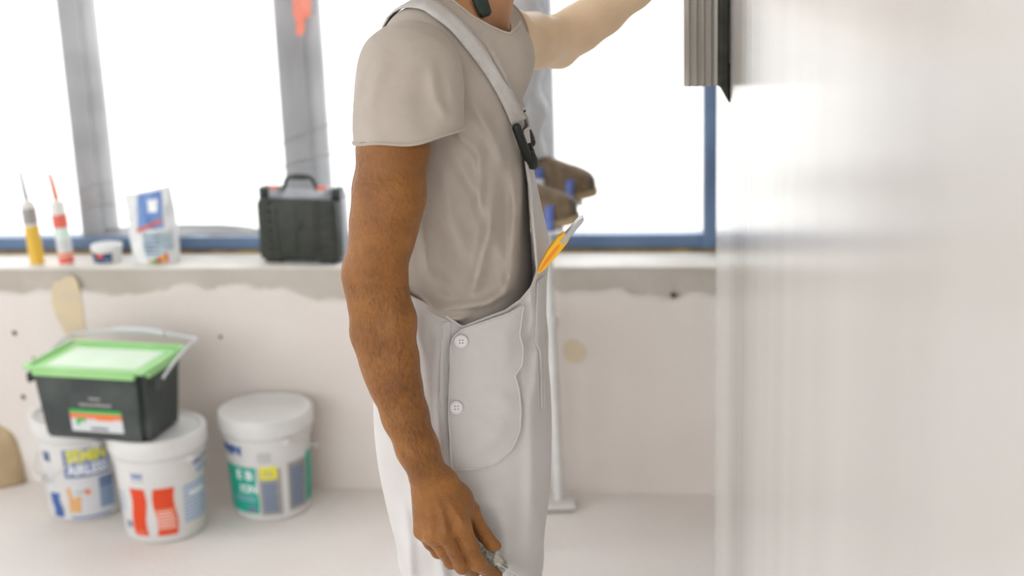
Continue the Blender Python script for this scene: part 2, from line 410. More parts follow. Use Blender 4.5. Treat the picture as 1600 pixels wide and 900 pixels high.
# the window: blue frame, grey posts behind a sheet of clear film
win = bpy.data.objects.new('window_1', None); link(win); tag(win, 'wide window with blue frame and grey posts behind clear film', kind='structure')
vf = V0+.165
zb0 = PV(1000, 388, vf).z; zb1 = PV(1000, 367, vf).z
rbox('foam_joint', U_L+.12, UJ+.03, vf-.008, vf+.05, Z_S, zb0, M['foam'], win)
rbox('bottom_rail', U_L+.12, UJ+.03, vf, vf+.06, zb0, zb1, M['blue'], win, bev=.004)
rbox('top_rail', U_L+.12, UJ+.03, vf, vf+.06, Z_L-.06, Z_L, M['blue'], win, bev=.004)
rbox('jamb', uv(PV(1098, 250, vf))[0], UJ+.03, vf-.01, vf+.06, zb0, Z_L, M['blue'], win, bev=.004)
rbox('jamb', U_L+.12, U_L+.2, vf, vf+.06, zb0, Z_L, M['blue'], win, bev=.004)
pm = []
for x0, x1 in ((118, 168), (446, 512), (812, 866)):
    u0 = uv(PV(x0, 260, vf+.03))[0]; u1 = uv(PV(x1, 260, vf+.03))[0]; pm.append((u0+u1)/2); w = u1-u0
    p_ = rbox('post', u0, u0+w*.62, vf+.02, vf+.10, zb1, Z_L-.06, M['post'], win, bev=.006)
    rbox('post_flange', u0+w*.62, u1, vf+.045, vf+.075, zb1, Z_L-.06, M['post'], p_, bev=.004)
sp = pm[1]-pm[0]; k = pm[0]-sp
while k > U_L+.4:
    rbox('post', k-.05, k+.05, vf+.02, vf+.10, zb1, Z_L-.06, M['post'], win, bev=.006); k -= sp
# film: a sheet stretched inside the posts, sagging in diagonal creases
nu, nz = 150, 60; V_ = []; Fc = []
for i in range(nu+1):
    u = U_L+.2+(UJ-.01-U_L-.2)*i/nu
    for j in range(nz+1):
        z = zb1+.004+(Z_L-.05-zb1)*j/nz; t = u*.35+z
        V_.append(W(u, vf-.012-.010*hash_noise(t*9, 5)*(1-j/nz)-.006*hash_noise(u*7+z*2, 6), z))
for i in range(nu):
    for j in range(nz): Fc.append((i*(nz+1)+j, (i+1)*(nz+1)+j, (i+1)*(nz+1)+j+1, i*(nz+1)+j+1))
mesh_obj('film_sheet', V_, Fc, M['film'], win, True, label='clear plastic film stretched across the window')
# gathered film along the foot of the window
def bundle(x0, x1, ymid, rpx, seed):
    pts = []; n = 40
    for i in range(n+1):
        x = x0+(x1-x0)*i/n; pts.append(PV(x, ymid-3*math.sin(math.pi*i/n)+2*(hash_noise(i*.3, seed)-.5), vf-.035))
    rr = [(.005+.013*math.sin(math.pi*min(1, max(0, i/n)))**.5*(.75+.4*hash_noise(i*.25, seed+1))) for i in range(n+1)]
    V_, Fc = tube_data(pts, rr, 14)
    for i, v in enumerate(V_):
        a = i % 14; v += Vector((0, 0, .003*math.sin(a*2.4+i*.004)))+_v*(.003*math.cos(a*3.1+i*.003))
    return mesh_obj('film_bundle', V_, Fc, M['film2'], win, True, label='gathered fold of plastic film along the rail')
bundle(165, 410, 363, 20, 8); 
for a, b, c in (((437,226),(470,212),(520,192)), ((440,262),(480,250),(522,240)), ((120,300),(150,288),(180,285)), ((128,330),(155,320),(182,322))):
    pts = smooth_path([PV(x, y, vf-.028) for x, y in (a, b, c)], 5); tube('film_crease', pts, [.001, .0025, .003, .0025, .003, .003, .003, .0025, .0025, .002, .001], M['film2'], win, 6)

# the partition on the right with its fresh, glossy coat
nv, nz = 900, 8; V_ = []; Fc = []; v0_, H = -2.9, CEIL
for i in range(nv+1):
    t = i/nv; v = v0_+(V_E-v0_)*(1-(1-t)**1.6)
    du = (.00022*(hash_noise(v*16, 11)-.5)+.0006*(hash_noise(v*5, 12)-.5))*max(0, min(1, (v-.8)/1.2))+.00012*(hash_noise(v*90, 13)-.5)
    for rv, rw, rh in ((1.93,.012,.0005),(1.80,.008,.0004),(1.68,.010,.0004),(2.2,.02,.0006),(2.55,.03,.0008)): du -= rh*math.exp(-((v-rv)/rw)**2)
    if v > V_E-.03: du += .02*((v-(V_E-.03))/.03)**3
    for j in range(nz+1):
        z = H*j/nz; V_.append(WP(U_P+du, v, z))
for i in range(nv):
    for j in range(nz): Fc.append((i*(nz+1)+j, (i+1)*(nz+1)+j, (i+1)*(nz+1)+j+1, i*(nz+1)+j+1))
b0 = len(V_)
for v in (v0_, V_E):
    for z in (0, H): V_.append(WP(U_P+.16, v, z))
e0 = nv*(nz+1)
Fc.append(tuple([e0+j for j in range(nz+1)]+[b0+3, b0+2])); Fc.append((b0, b0+1, b0+3, b0+2))
wr = mesh_obj('wall_right', V_, Fc, M['wet'], None, True); wr.data.set_sharp_from_angle(angle=math.radians(40)); tag(wr, 'freshly skimmed glossy white partition wall', kind='structure')
o = rbox('wall_left', U_L-.15, U_L, V_R-.25, V0+.24, -.1, .7, M['white']); tag(o, 'white left wall with a long window added for fill light', kind='structure')
rbox('lintel', U_L-.15, U_L, V_R-.25, V0+.24, 3.1, CEIL, M['white'], o); rbox('end_pier', U_L-.15, U_L, V_R-.25, V_R+.3, .7, 3.1, M['white'], o); rbox('end_pier', U_L-.15, U_L, 2.6, V0+.24, .7, 3.1, M['white'], o)
w3 = bpy.data.objects.new('fill_window_left', None); link(w3); tag(w3, 'long blue framed window added in the left wall for fill light', kind='structure')  # unseen window, added to let more light into the room
for k in range(5):
    v_ = V_R+.3+(2.6-V_R-.3-.06)*k/4; rbox('post', U_L-.11, U_L-.05, v_, v_+.06, .76, 3.04, M['blue'], w3)
rbox('rail', U_L-.11, U_L-.05, V_R+.3, 2.6, .70, .76, M['blue'], w3); rbox('rail', U_L-.11, U_L-.05, V_R+.3, 2.6, 3.04, 3.1, M['blue'], w3)
o = rbox('wall_far_right', U_R, U_R+.15, V_R-.25, V0+.24, -.1, CEIL, M['white']); tag(o, 'white wall beyond the partition', kind='structure')
wrr = rbox('wall_rear', U_L, U_R, V_R-.25, V_R, -.1, .12, M['white']); tag(wrr, 'white wall behind the viewer with wide assumed window', kind='structure')
rbox('lintel', U_L, U_R, V_R-.25, V_R, 3.2, CEIL, M['white'], wrr)
rbox('end_pier', U_L, U_L+.3, V_R-.25, V_R, .12, 3.2, M['white'], wrr); rbox('end_pier', U_R-.3, U_R, V_R-.25, V_R, .12, 3.2, M['white'], wrr)
w2 = bpy.data.objects.new('fill_window_rear', None); link(w2); tag(w2, 'wide blue framed window assumed behind the viewer, enlarged for fill light', kind='structure')  # unseen window, assumed here and made larger to raise the interior light
for k in range(6):
    u = U_L+.3+(U_R-.6-U_L-.06)*k/5; rbox('post', u, u+.06, V_R-.15, V_R-.09, .18, 3.14, M['blue'], w2)
rbox('rail', U_L+.3, U_R-.3, V_R-.15, V_R-.09, .12, .18, M['blue'], w2); rbox('rail', U_L+.3, U_R-.3, V_R-.15, V_R-.09, 3.14, 3.2, M['blue'], w2)
g = rbox('ground', -40, 40, -40, 40, -.4, -.3, M['ground']); tag(g, 'pale ground outside the building', kind='structure')
def portal(name, c, sx, sy, facing):
    L = bpy.data.lights.new(name, 'AREA'); L.shape = 'RECTANGLE'; L.size = sx; L.size_y = sy; L.cycles.is_portal = True
    o = bpy.data.objects.new(name, L); link(o); o.location = c; o.rotation_euler = facing.to_track_quat('-Z', 'Y').to_euler()
portal('window_portal', W((U_L+UJ)/2, V0+.23, (Z_S+Z_L)/2), UJ-U_L, Z_L-Z_S, -_v)
portal('rear_fill_portal', W((U_L+U_R)/2, V_R-.2, 1.66), U_R-U_L-.6, 3.08, _v)
portal('left_fill_portal', W(U_L-.12, (V_R+.3+2.6)/2, 1.9), 2.3-V_R, 2.4, _u)

# ================================================================== THINGS ON FLOOR AND SILL
M['pail'] = mat('white_pail_plastic', '#d3d2cf', .38, '#cac8c4', 7, .45, .75, sss=.0)
M['lidw'] = mat('white_lid_plastic', '#d8d7d4', .4, '#cfcdc9', 9, .45, .75)
M['wire'] = mat('white_wire', '#cfccc6', .4)
M['red'] = mat('print_red', '#d8420f', .5); M['redl'] = mat('print_salmon', '#e07a58', .5)
M['pblue'] = mat('print_blue', '#3a5c9c', .5); M['pnavy'] = mat('print_navy', '#2c3f6b', .5); M['pgb'] = mat('print_grey_blue', '#93a9c4', .5)
M['pgrey'] = mat('print_grey', '#a9a7a6', .5); M['ptaupe'] = mat('print_taupe', '#9a9591', .5); M['psteel'] = mat('print_steel', '#6d7f98', .5)
M['pteal'] = mat('print_teal', '#14a58c', .5); M['pyel'] = mat('print_yellow', '#e2dc3a', .5); M['pwhite'] = mat('print_white', '#eef0f0', .5)
M['plav'] = mat('print_lavender', '#7385b5', .5); M['ptan'] = mat('print_tan', '#dba86c', .5); M['ppale'] = mat('print_pale', '#cfd0d2', .5)
M['pdark'] = mat('print_dark', '#3c4450', .5); M['porange'] = mat('print_orange', '#e8762c', .5); M['pgreen'] = mat('print_green', '#2fae4c', .5)

def pail(px, py, h, rb, rt, label, rz_handle, group=None, handle_drop=.10):
    p = G(px, py, 0); d = Vector((p.x, p.y, 0)).normalized(); c = Vector((p.x, p.y, 0))+d*rb
    root = thing('paint_pail', c, label, 'pail', math.atan2(d.y, d.x)+math.pi, None)   # local +X faces the camera
    R = lambda z: rb+(rt-rb)*z/h
    body = lathe('body', [(rb-.008, 0), (rb, .006), (R(.02), .02), (R(h-.075), h-.075), (R(h-.075)+.004, h-.072), (R(h-.06)+.004, h-.058), (R(h-.055), h-.055), (R(h-.02), h-.02)], M['pail'], root, 64)
    lid = lathe('lid', [(rt-.004, h-.046), (rt+.007, h-.046), (rt+.009, h-.040), (rt+.009, h-.008), (rt+.006, h), (rt-.004, h+.001), (rt-.010, h-.006), (rt-.03, h-.008), (.0005, h-.006)], M['lidw'], root, 64)
    # bail hanging round one side
    pts = []
    for i in range(25):
        a = math.pi*i/24; rr = R(h-.065)+.010
        pts.append((rr*math.cos(a)*1.0, (rr+.004)*math.sin(a), h-.066-handle_drop*math.sin(a)**1.5))
    hd = tube('bail', [Matrix.Rotation(rz_handle, 3, 'Z') @ Vector(q) for q in pts], .0022, M['wire'], root, 6)
    gp = [Matrix.Rotation(rz_handle, 3, 'Z') @ Vector(q) for q in pts[10:15]]
    tube('grip', gp, .008, M['wire'], hd, 10)
    for s in (0, 1):
        a = rz_handle+math.pi*s; rr = R(h-.065)+.003
        e = lathe('ear', [(.012, -.006), (.012, .006), (.008, .009)], M['pail'], root, 14)
        e.matrix_local = Matrix.Translation((rr*math.cos(a), rr*math.sin(a), h-.066)) @ Matrix.Rotation(a, 4, 'Z') @ Matrix.Rotation(math.pi/2, 4, 'Y')
    def at(th, z, off): r = R(z)+off; a = math.radians(th); return (r*math.cos(a), r*math.sin(a), z)
    def patch(name, t0, t1, f0, f1, m, off=.0008, wave=0):
        V_ = []; Fc = []; n = 14; q = 8; hh = h-.05
        for i in range(n+1):
            for j in range(q+1):
                w = wave*math.sin(j/q*2*math.pi); t = t0+(t1-t0)*i/n+w; V_.append(at(t, hh*(f0+(f1-f0)*j/q), off))
        for i in range(n):
            for j in range(q): Fc.append((i*(q+1)+j, (i+1)*(q+1)+j, (i+1)*(q+1)+j+1, i*(q+1)+j+1))
        return mesh_obj(name, V_, Fc, m, body, True)
    def word(s, tc, fc, wdeg, fh, m, off=.0019, bold=.02):
        hh = h-.05; w = math.radians(wdeg)*R(hh*fc); V_, Fc = fit_text(s, w, fh*hh, bold)
        return mesh_obj('lettering', [at(tc+math.degrees(x/R(hh*fc)), hh*fc+y, off) for x, y in V_], Fc, m, body)
    def lines(t0, t1, f0, f1, n, m, off=.0012, fill=.5):
        for i in range(n):
            f = f0+(f1-f0)*(i+.5)/n; w = (f1-f0)/n*fill/2; e = t1-(t1-t0)*.25*random.random()
            patch('print_line', t0, e, f-w, f+w, m, off)

    return root, patch, word, lines, h

HB = .292
# pail with the blue and yellow title, under the black tub
rA, pa, wo, li, _ = pail(141, 815, HB, .104, .119, 'white pail with blue and yellow lettered label under the black tub', math.radians(200))
pa('print_panel', -26, 36, .56, .92, M['plav']); pa('print_panel', -27, -25.6, .56, .92, M['pnavy'], .001); pa('print_panel', -26, 36, .56, .575, M['pnavy'], .001)
wo('SEMIN', 5, .82, 54, .15, M['pyel'], bold=.05); wo('AIRLESS', 5, .655, 56, .13, M['pwhite'], bold=.03)
pa('print_panel', -28, 40, .08, .53, M['ppale']); pa('print_hand', -27, -10, .13, .30, M['ptan'], .0013); pa('print_hand', -27, -21, .25, .44, M['ptan'], .0014, 1.5)
pa('print_hand', -16, -8, .27, .33, M['ptan'], .0014); pa('print_tool', -16, 2, .37, .39, M['pgrey'], .0016, 0); pa('print_tool', -2, 5, .34, .41, M['redl'], .0017, .8)
pa('print_panel', 18, 42, .14, .53, M['pgb'], .0012); li(19, 41, .40, .52, 2, M['pnavy'], .0018, .5); li(19, 41, .16, .40, 4, M['psteel'], .0018, .4)
pa('print_panel', -62, -48, .74, .86, M['psteel']); li(-61, -49, .75, .85, 2, M['pnavy'], .0014)
pa('print_panel', -64, -46, .36, .66, M['ppale']); pa('print_panel', -58, -40, .06, .36, M['pblue'], .001, 2.5); pa('print_panel', -26, 34, .05, .075, M['plav'], .0015)
# pail with the two red panels, in front
rB, pa, wo, li, _ = pail(263, 849, HB, .107, .122, 'white pail with two tall red panels, in front of the tub', math.radians(40), handle_drop=.06)
pa('print_panel', -47, -25, .10, .66, M['red'], wave=-2.2); pa('print_panel', -13, 15, .10, .66, M['red'], .0008, 2.2); pa('print_panel', -11, 14, .16, .42, M['redl'], .0013, 1.2)
li(-10, 13, .18, .40, 6, M['pwhite'], .0017, .22); li(-44, -28, .11, .17, 2, M['redl'], .0015, .5)
pa('print_panel', 27, 72, .20, .64, M['pgb']); li(28, 70, .22, .62, 9, M['pwhite'], .0013, .22); pa('print_panel', 36, 66, .50, .545, M['pwhite'], .0014)
wo('SEMIN', 77, .90, 66, .13, M['pblue'], bold=.05); pa('print_panel', 50, 88, .73, .79, M['pgb'])
li(-40, -24, .77, .84, 1, M['plav'], .0012, .6); li(-42, -22, .73, .86, 3, M['pgrey'], .0008, .35)
li(-76, -54, .36, .60, 4, M['pgb'], .001, .3); pa('print_panel', -62, -52, .17, .25, M['psteel'], .001)
# pail with the teal label, apart
rC, pa, wo, li, _ = pail(429, 815, HB+.002, .106, .121, 'white pail with teal and grey label standing apart by the wall', math.radians(25), handle_drop=.07)
pa('print_panel', -84, -20, .10, .66, M['pteal'], wave=1.2); wo('E B', -38, .565, 26, .11, M['pwhite'], bold=.03); wo('ION', -34, .40, 26, .10, M['pwhite'], bold=.03)
li(-62, -24, .24, .31, 2, M['pgb'], .0014, .5); pa('print_panel', -38, -24, .12, .19, M['psteel'], .0014)
wo('SEMIN', -70, .86, 62, .14, M['pblue'], bold=.05)
pa('print_panel', -17, 14, .08, .64, M['ptaupe']); pa('print_panel', -15, 9, .52, .67, M['pyel'], .0013); li(-11, 5, .55, .63, 2, M['ptaupe'], .0018, .4); li(-13, 10, .12, .48, 9, M['psteel'], .0014, .75)
pa('print_panel', 24, 58, .10, .68, M['ptaupe']); li(28, 55, .14, .62, 11, M['psteel'], .0014, .75); pa('print_panel', 59, 84, .12, .72, M['pteal'])
li(-16, 6, .72, .84, 3, M['pgrey'], .0008, .5)

# black tub with the green lid, resting on two pails
M['tub'] = mat('black_tub_plastic', '#363c3a', .6, '#525855', 9, .42, .75, bump=.1, bscale=90)
M['glid'] = mat('green_lid_plastic', '#97cd84', .4, '#a8d697', 10, .45, .75)
M['dust'] = mat('plaster_dust', '#d3e2cd', .85, '#b5dca8', 5, .5, .8)
M['cgrey'] = mat('grey_plastic', '#c9c9cc', .45)
zt = HB+.0015
fl = G(69, 681, zt); fr = G(231, 692, zt); cc = (fl+fr)/2; dx = (fr-fl); wB = dx.length; az = math.atan2(dx.y, dx.x)
tub = thing('plastic_tub', cc, 'black rectangular tub with green lid stacked on two white pails', 'tub', az)
hT = .185; wT = wB*1.08; dB = .185; dT = .215
def frust(name, w0, d0, w1, d1, z0, z1, m, parent, bev, yc=dB/2):
    b = bmesh.new(); vs = []
    for w, d, z in ((w0, d0, z0), (w1, d1, z1)):
        for sx, sy in ((-1,-1),(1,-1),(1,1),(-1,1)): vs.append(b.verts.new((sx*w/2, yc+sy*d/2, z)))
    for f in ((3,2,1,0),(4,5,6,7),(0,1,5,4),(1,2,6,5),(2,3,7,6),(3,0,4,7)): b.faces.new([vs[i] for i in f])
    es = [e for e in b.edges if abs(e.verts[0].co.z-e.verts[1].co.z) > .001] if bev > 0 else b.edges[:]
    bmesh.ops.bevel(b, geom=es, offset=abs(bev), segments=4, affect='EDGES'); return bm_obj(name, b, m, parent, angle=35)
tb = frust('body', wB, dB, wT, dT, 0, hT, M['tub'], tub, .018)
frust('rim', wT+.008, dT+.008, wT+.01, dT+.01, hT-.022, hT-.012, M['tub'], tub, .03)
lid = frust('lid', wT+.022, dT+.022, wT+.026, dT+.026, hT-.008, hT+.008, M['glid'], tub, .03)
# raised rim round a dusty recessed panel
for sx, sy, lx, ly in ((0,-1,wT+.02,.012),(0,1,wT+.02,.012),(-1,0,.012,dT+.02),(1,0,.012,dT+.02)):
    x = sx*(wT/2+.006); y = dB/2+sy*(dT/2+.006); box('lid_rim', x-lx/2, x+lx/2, y-ly/2, y+ly/2, hT+.006, hT+.017, M['glid'], lid, .004)
box('lid_panel', -wT/2+.035, wT/2-.03, dB/2-dT/2+.022, dB/2+dT/2-.035, hT+.006, hT+.0105, M['dust'], lid, .002)
def on_front(x, z, off=.0012):
    t = z/hT; return (x, dB/2-(dB+(dT-dB)*t)/2-off, z)
def fpatch(name, x0, x1, z0, z1, m, off=.0012):
    return mesh_obj(name, [on_front(x0,z0,off), on_front(x1,z0,off), on_front(x1,z1,off), on_front(x0,z1,off)], [(0,1,2,3)], m, tb)
def fword(s, x, z, w, h, m, off=.002, bold=.02):
    V_, Fc = fit_text(s, w, h, bold); mesh_obj('lettering', [on_front(x+a, z+b, off) for a, b in V_], Fc, m, tb)
lx0, lx1 = -.062, .088
fpatch('print_panel', lx0, lx1, .022, .082, M['ppale']); fpatch('print_panel', lx0, lx1, .074, .084, M['pgreen'], .0016); fpatch('print_panel', lx0, lx1, .058, .074, M['redl'], .0016)
fpatch('print_panel', lx0+.075, lx1-.025, .055, .068, M['porange'], .002); fpatch('print_leaf', lx0+.018, lx0+.045, .050, .060, M['pgreen'], .002); fpatch('print_leaf', lx0+.016, lx0+.026, .040, .056, M['pgreen'], .0022)
def blocks(xc, z, w, h, n, m):          # print too blurred to read: a row of small marks
    for i in range(n):
        x = xc-w/2+w*i/n; hh = h*(.7+.3*random.random()); fpatch('print_mark', x, x+w/n*.72, z-h/2, z-h/2+hh, m, .002)
blocks(.02, .032, .05, .008, 7, M['pdark']); blocks(.018, .099, .092, .008, 11, M['pgrey']); blocks(.018, .117, .034, .009, 5, M['pgrey'])
# bail folded down along the back and right edge
w_ = wT/2+.024; bz = hT+.012
bp = smooth_path([(w_-.002, .03, hT-.03), (w_+.004, .08, hT-.005), (w_+.006, .16, bz+.006), (w_+.002, .235, bz+.012), (w_-.03, .247, bz+.014), (.05, .249, bz+.024), (-.08, .249, bz+.022), (-w_+.04, .247, bz+.012), (-w_, .235, bz+.008), (-w_-.004, .16, bz), (-w_-.002, .08, hT-.01), (-w_+.004, .03, hT-.03)], 6)
hb = tube('bail', bp, .0042, M['cgrey'], tub, 8)
tube('grip', smooth_path([(.09, .249, bz+.018), (.05, .250, bz+.025), (-.02, .250, bz+.026), (-.06, .249, bz+.022)], 4), .0085, M['cgrey'], hb, 10)
for s in (-1, 1): box('bail_lug', s*w_-.008, s*w_+.004, .018, .042, hT-.045, hT-.018, M['tub'], tub, .003)

# -------- black tool case on the sill
M['case'] = mat('black_case_plastic', '#272a23', .55, '#32352c', 30, .4, .7, bump=.1, bscale=150)
M['caseg'] = mat('case_grey_rim', '#a3a6aa', .5, '#b8bbc0', 12)
M['casek'] = mat('case_black', '#20241f', .5); M['latch'] = mat('orange_latch', '#e2572f', .45)
vs_ = V0+.035
cl = G(408, 405, Z_S); cr = G(536, 404, Z_S)
cl = PV(402, 405, V0+.03); cl.z = Z_S; cr = PV(531, 404, V0+.03); cr.z = Z_S
cw = (cr-cl).length; ch = .205; cdp = .105
case = thing('tool_case', (cl+cr)/2, 'black ribbed tool case with top handle on the sill', 'tool case', math.atan2((cr-cl).y, (cr-cl).x)-math.radians(8))
shell = box('front_shell', -cw/2, cw/2, 0, cdp*.5, .008, ch-.026, M['case'], case, .012, seg=3)
rim = box('rim', -cw/2-.006, cw/2+.006, cdp*.38, cdp*.56, .002, ch, M['caseg'], case, .008, seg=3)
box('back_shell', -cw/2, cw/2, cdp*.52, cdp, .008, ch-.010, M['caseg'], case, .012, seg=3)
for i in range(6):
    z = .030+i*.028
    for s in (-1, 1): box('rib', s*cw*.385-.017, s*cw*.385+.017, -.004, .01, z, z+.014, M['case'], shell, .003)
box('front_panel', -cw*.30, cw*.30, -.003, .01, .022, ch-.03, M['case'], shell, .004)
lg = lathe('badge', [(.014, 0), (.014, .003), (.011, .004)], M['casek'], shell, 20); lg.matrix_local = Matrix.Translation((.01, -.002, ch*.55)) @ Matrix.Rotation(math.pi/2, 4, 'X')
for x in (-cw*.24, 0, cw*.24): box('front_rib', x-.003, x+.003, -.0055, .002, .03, ch-.045, M['case'], shell, .002)
for s in (-1, 1):
    lt = box('latch', s*cw*.30-.014, s*cw*.30+.014, cdp*.25, cdp*.58, ch-.014, ch+.007, M['caseg'], case, .003)
    box('latch_button', s*cw*.30-.013, s*cw*.30+.013, cdp*.23, cdp*.40, ch+.003, ch+.011, M['latch'], lt, .002)
    box('foot', s*cw*.34-.025, s*cw*.34+.025, .01, cdp-.01, 0, .012, M['casek'], case, .003)
for k in (0,): tube('handle', smooth_path([(-.050, cdp*.45, ch-.004), (-.046, cdp*.45, ch+.010), (-.030, cdp*.43, ch+.034), (.030, cdp*.43, ch+.034), (.046, cdp*.45, ch+.010), (.050, cdp*.45, ch-.004)], 3), .0062, M['casek'], case, 10)
box('handle_grip', -.026, .026, cdp*.43-.009, cdp*.43+.009, ch+.027, ch+.041, M['casek'], case, .006, seg=3)
for s in (-1, 1): box('corner_guard', s*(cw/2-.01)-.014, s*(cw/2-.01)+.014, cdp*.3, cdp*.7, ch-.03, ch+.006, M['casek'], case, .006)

# -------- sealant cartridges on the sill
M['ctg_w'] = mat('white_cartridge', '#dcd9d4', .4); M['ctg_g'] = mat('grey_band', '#9b9793', .5); M['ctg_y'] = mat('yellow_band', '#dfb541', .5)
M['ctg_r'] = mat('red_band', '#e2685a', .5); M['noz'] = mat('nozzle_white', '#9a9a9c', .4); M['noz_o'] = mat('nozzle_orange', '#cf5f1c', .4); M['mint'] = mat('mint_band', '#d3e6da', .5)
def cartridge(px, py, h, r, bands, nozzle, noz_m, label, lean, v):
    p = PV(px, py, v); p.z = Z_S
    t = thing('sealant_cartridge', p, label, 'cartridge', rot=(lean[1], lean[0], -A))
    b = lathe('tube', [(r*.93, 0), (r, .002), (r, h-.012), (r*.9, h-.006), (r*.9, h), (r*.35, h+.002), (r*.32, h+.012)], M['ctg_w'], t, 28)
    for z0, z1, m in bands: lathe('label_band', [(r+.0006, z0*h), (r+.0006, z1*h)], m, b, 28, close=False)
    tube('nozzle', smooth_path(nozzle(h), 5), [.0075-(.0030*i/((len(nozzle(h))-1)*5)) for i in range((len(nozzle(h))-1)*5+1)], noz_m, t, 10)
cartridge(58, 403, .184, .0200, [(.02,.62,M['ctg_y']),(.66,.90,M['ctg_g'])], lambda h: [(0,0,h+.006),(-.003,0,h+.04),(-.005,0,h+.088)], M['noz'], 'yellow and grey sealant cartridge with white nozzle, leftmost on the sill', (-.05, 0), V0+.035)
cartridge(104, 404, .184, .0205, [(.03,.14,M['ctg_r']),(.16,.20,M['porange']),(.24,.40,M['ppale']),(.42,.58,M['mint']),(.60,.80,M['ctg_r'])], lambda h: [(0,0,h+.006),(-.003,0,h+.04),(-.006,0,h+.068),(-.012,0,h+.080)], M['noz_o'], 'red and white sealant cartridge with orange nozzle on the sill', (-.05, 0), V0+.035)
# -------- small round tub
p = PV(158, 405, V0+.02); p.z = Z_S; r = .043
pot = thing('filler_pot', p+_v*.045, 'small white pot with dark blue label on the sill', 'pot', -A-math.pi/2)
b = lathe('body', [(r*.9, 0), (r*.93, .003), (r*.97, .036)], M['pail'], pot, 36); lathe('lid', [(r*.96, .036), (r*1.03, .036), (r*1.03, .049), (r*.98, .052), (r*.3, .051), (.001, .051)], M['lidw'], pot, 36)
def potpatch(t0, t1, z0, z1, m, off): 
    V_ = []; n = 12
    for i in range(n+1):
        a = math.radians(t0+(t1-t0)*i/n)
        for z in (z0, z1): rr = r*(.93+.04*z/.036)+off; V_.append((rr*math.cos(a), rr*math.sin(a), z))
    mesh_obj('print_panel', V_, [(2*i, 2*i+2, 2*i+3, 2*i+1) for i in range(n)], m, b, True)
potpatch(-58, 42, .005, .033, M['pnavy'], .0006); potpatch(-20, 4, .02, .032, M['latch'], .001); potpatch(-50, -28, .008, .018, M['psteel'], .001); potpatch(10, 36, .008, .018, M['psteel'], .001)
# -------- paper sack of filler
M['sack'] = mat('white_sack_paper', '#e3e3e2', .6, '#d3d5d8', 14, .45, .7, bump=.5, bscale=35); M['sackb'] = mat('sack_blue', '#5f83c0', .55, '#86a3d2', 20, .4, .7)
M['sackg'] = mat('sack_grey_blue', '#a6b7c2', .55, '#c4cfd6', 25, .4, .7); M['sackr'] = mat('sack_red', '#e0796a', .55)
p0 = PV(202, 408, V0+.015); p1 = PV(271, 406, V0+.015); p0.z = p1.z = Z_S; sw = (p1-p0).length
sack = thing('filler_sack', (p0+p1)/2+_v*.045, 'small white paper sack printed blue and red on the sill', 'sack', -A+math.radians(4), rot=None)
def sack_pt(s, t, side):          # s -1..1 across, t 0..1 up, side -1 front 1 back
    hgt = .205; w = sw/2*(1+.08*t*(1-t)*4-.02*t); bulge = .042*(1-abs(s)**3)*(1-t**3)*(.75+.25*math.sin(3*t))+.004
    wr = .0025*math.sin(9*s+14*t)+.002*math.sin(23*t-5*s)
    x = s*w-.012*t; y = side*(bulge+wr*(side < 0)); z = hgt*t*(1+.06*s*t)+(.0 if t else 0)
    if s < -.75 and t > .8: x -= .010*(t-.8)/.2
    return Vector((x, y+.018*t, z))
NS, NT = 18, 22; V_ = []; Fc = []
for sd in (-1, 1):
    for i in range(NS+1):
        for j in range(NT+1): V_.append(sack_pt(-1+2*i/NS, j/NT, sd))
q = (NS+1)*(NT+1)
for b_ in (0, q):
    for i in range(NS):
        for j in range(NT): f = (b_+i*(NT+1)+j, b_+(i+1)*(NT+1)+j, b_+(i+1)*(NT+1)+j+1, b_+i*(NT+1)+j+1); Fc.append(f if b_ == 0 else f[::-1])
for j in range(NT):
    for i in (0, NS): a = i*(NT+1)+j; f = (a, a+1, q+a+1, q+a); Fc.append(f if i == 0 else f[::-1])
for i in range(NS):
    for j in (0, NT): a = i*(NT+1)+j; c_ = (i+1)*(NT+1)+j; f = (a, q+a, q+c_, c_); Fc.append(f if j == 0 else f[::-1])
sb = mesh_obj('bag', V_, Fc, M['sack'], sack, True)
def spatch(s0, s1, t0, t1, m, off, skew=0):
    V_ = []; Fc = []; n = 8
    for i in range(n+1):
        for j in range(n+1):
            s = s0+(s1-s0)*i/n; t = t0+(t1-t0)*j/n+skew*(s-s0); V_.append(sack_pt(s, t, -1)-Vector((0, off, 0)))
    for i in range(n):
        for j in range(n): Fc.append((i*(n+1)+j, (i+1)*(n+1)+j, (i+1)*(n+1)+j+1, i*(n+1)+j+1))
    return mesh_obj('print_panel', V_, Fc, m, sb, True)
spatch(-.45, .60, .50, .97, M['sackb'], .002); spatch(0, .42, .72, .88, M['pwhite'], .003); spatch(-.30, .55, .10, .46, M['sackg'], .002); spatch(.3, .85, .2, .44, M['sackg'], .0022)
for s_, w_, m_ in ((-.2,.16,'ctg_y'),(.02,.16,'pgreen'),(.2,.16,'latch'),(.38,.16,'ctg_y'),(.5,.14,'latch')): spatch(s_, s_+w_, .02+.03*abs(s_), .08+.16*max(0,s_), M[m_], .003)
for i in range(9): spatch(-.47+i*.115, -.47+i*.115+.085, .455+.013*i, .515+.013*i+.02*(i % 3 == 0), M['sackr'], .0042, .12)
for i in range(5): spatch(-.25, .4, .16+i*.06, .18+i*.06, M['psteel'], .0032)

# -------- something tan at the left edge: a folded paper sack with blue print on the floor
M['kraft'] = mat('kraft_paper', '#bda784', .8, '#b09a78', 10, bump=.4, bscale=30); M['dgreen'] = mat('dark_mat', '#5e5f50', .8, '#6d6d5e', 15)
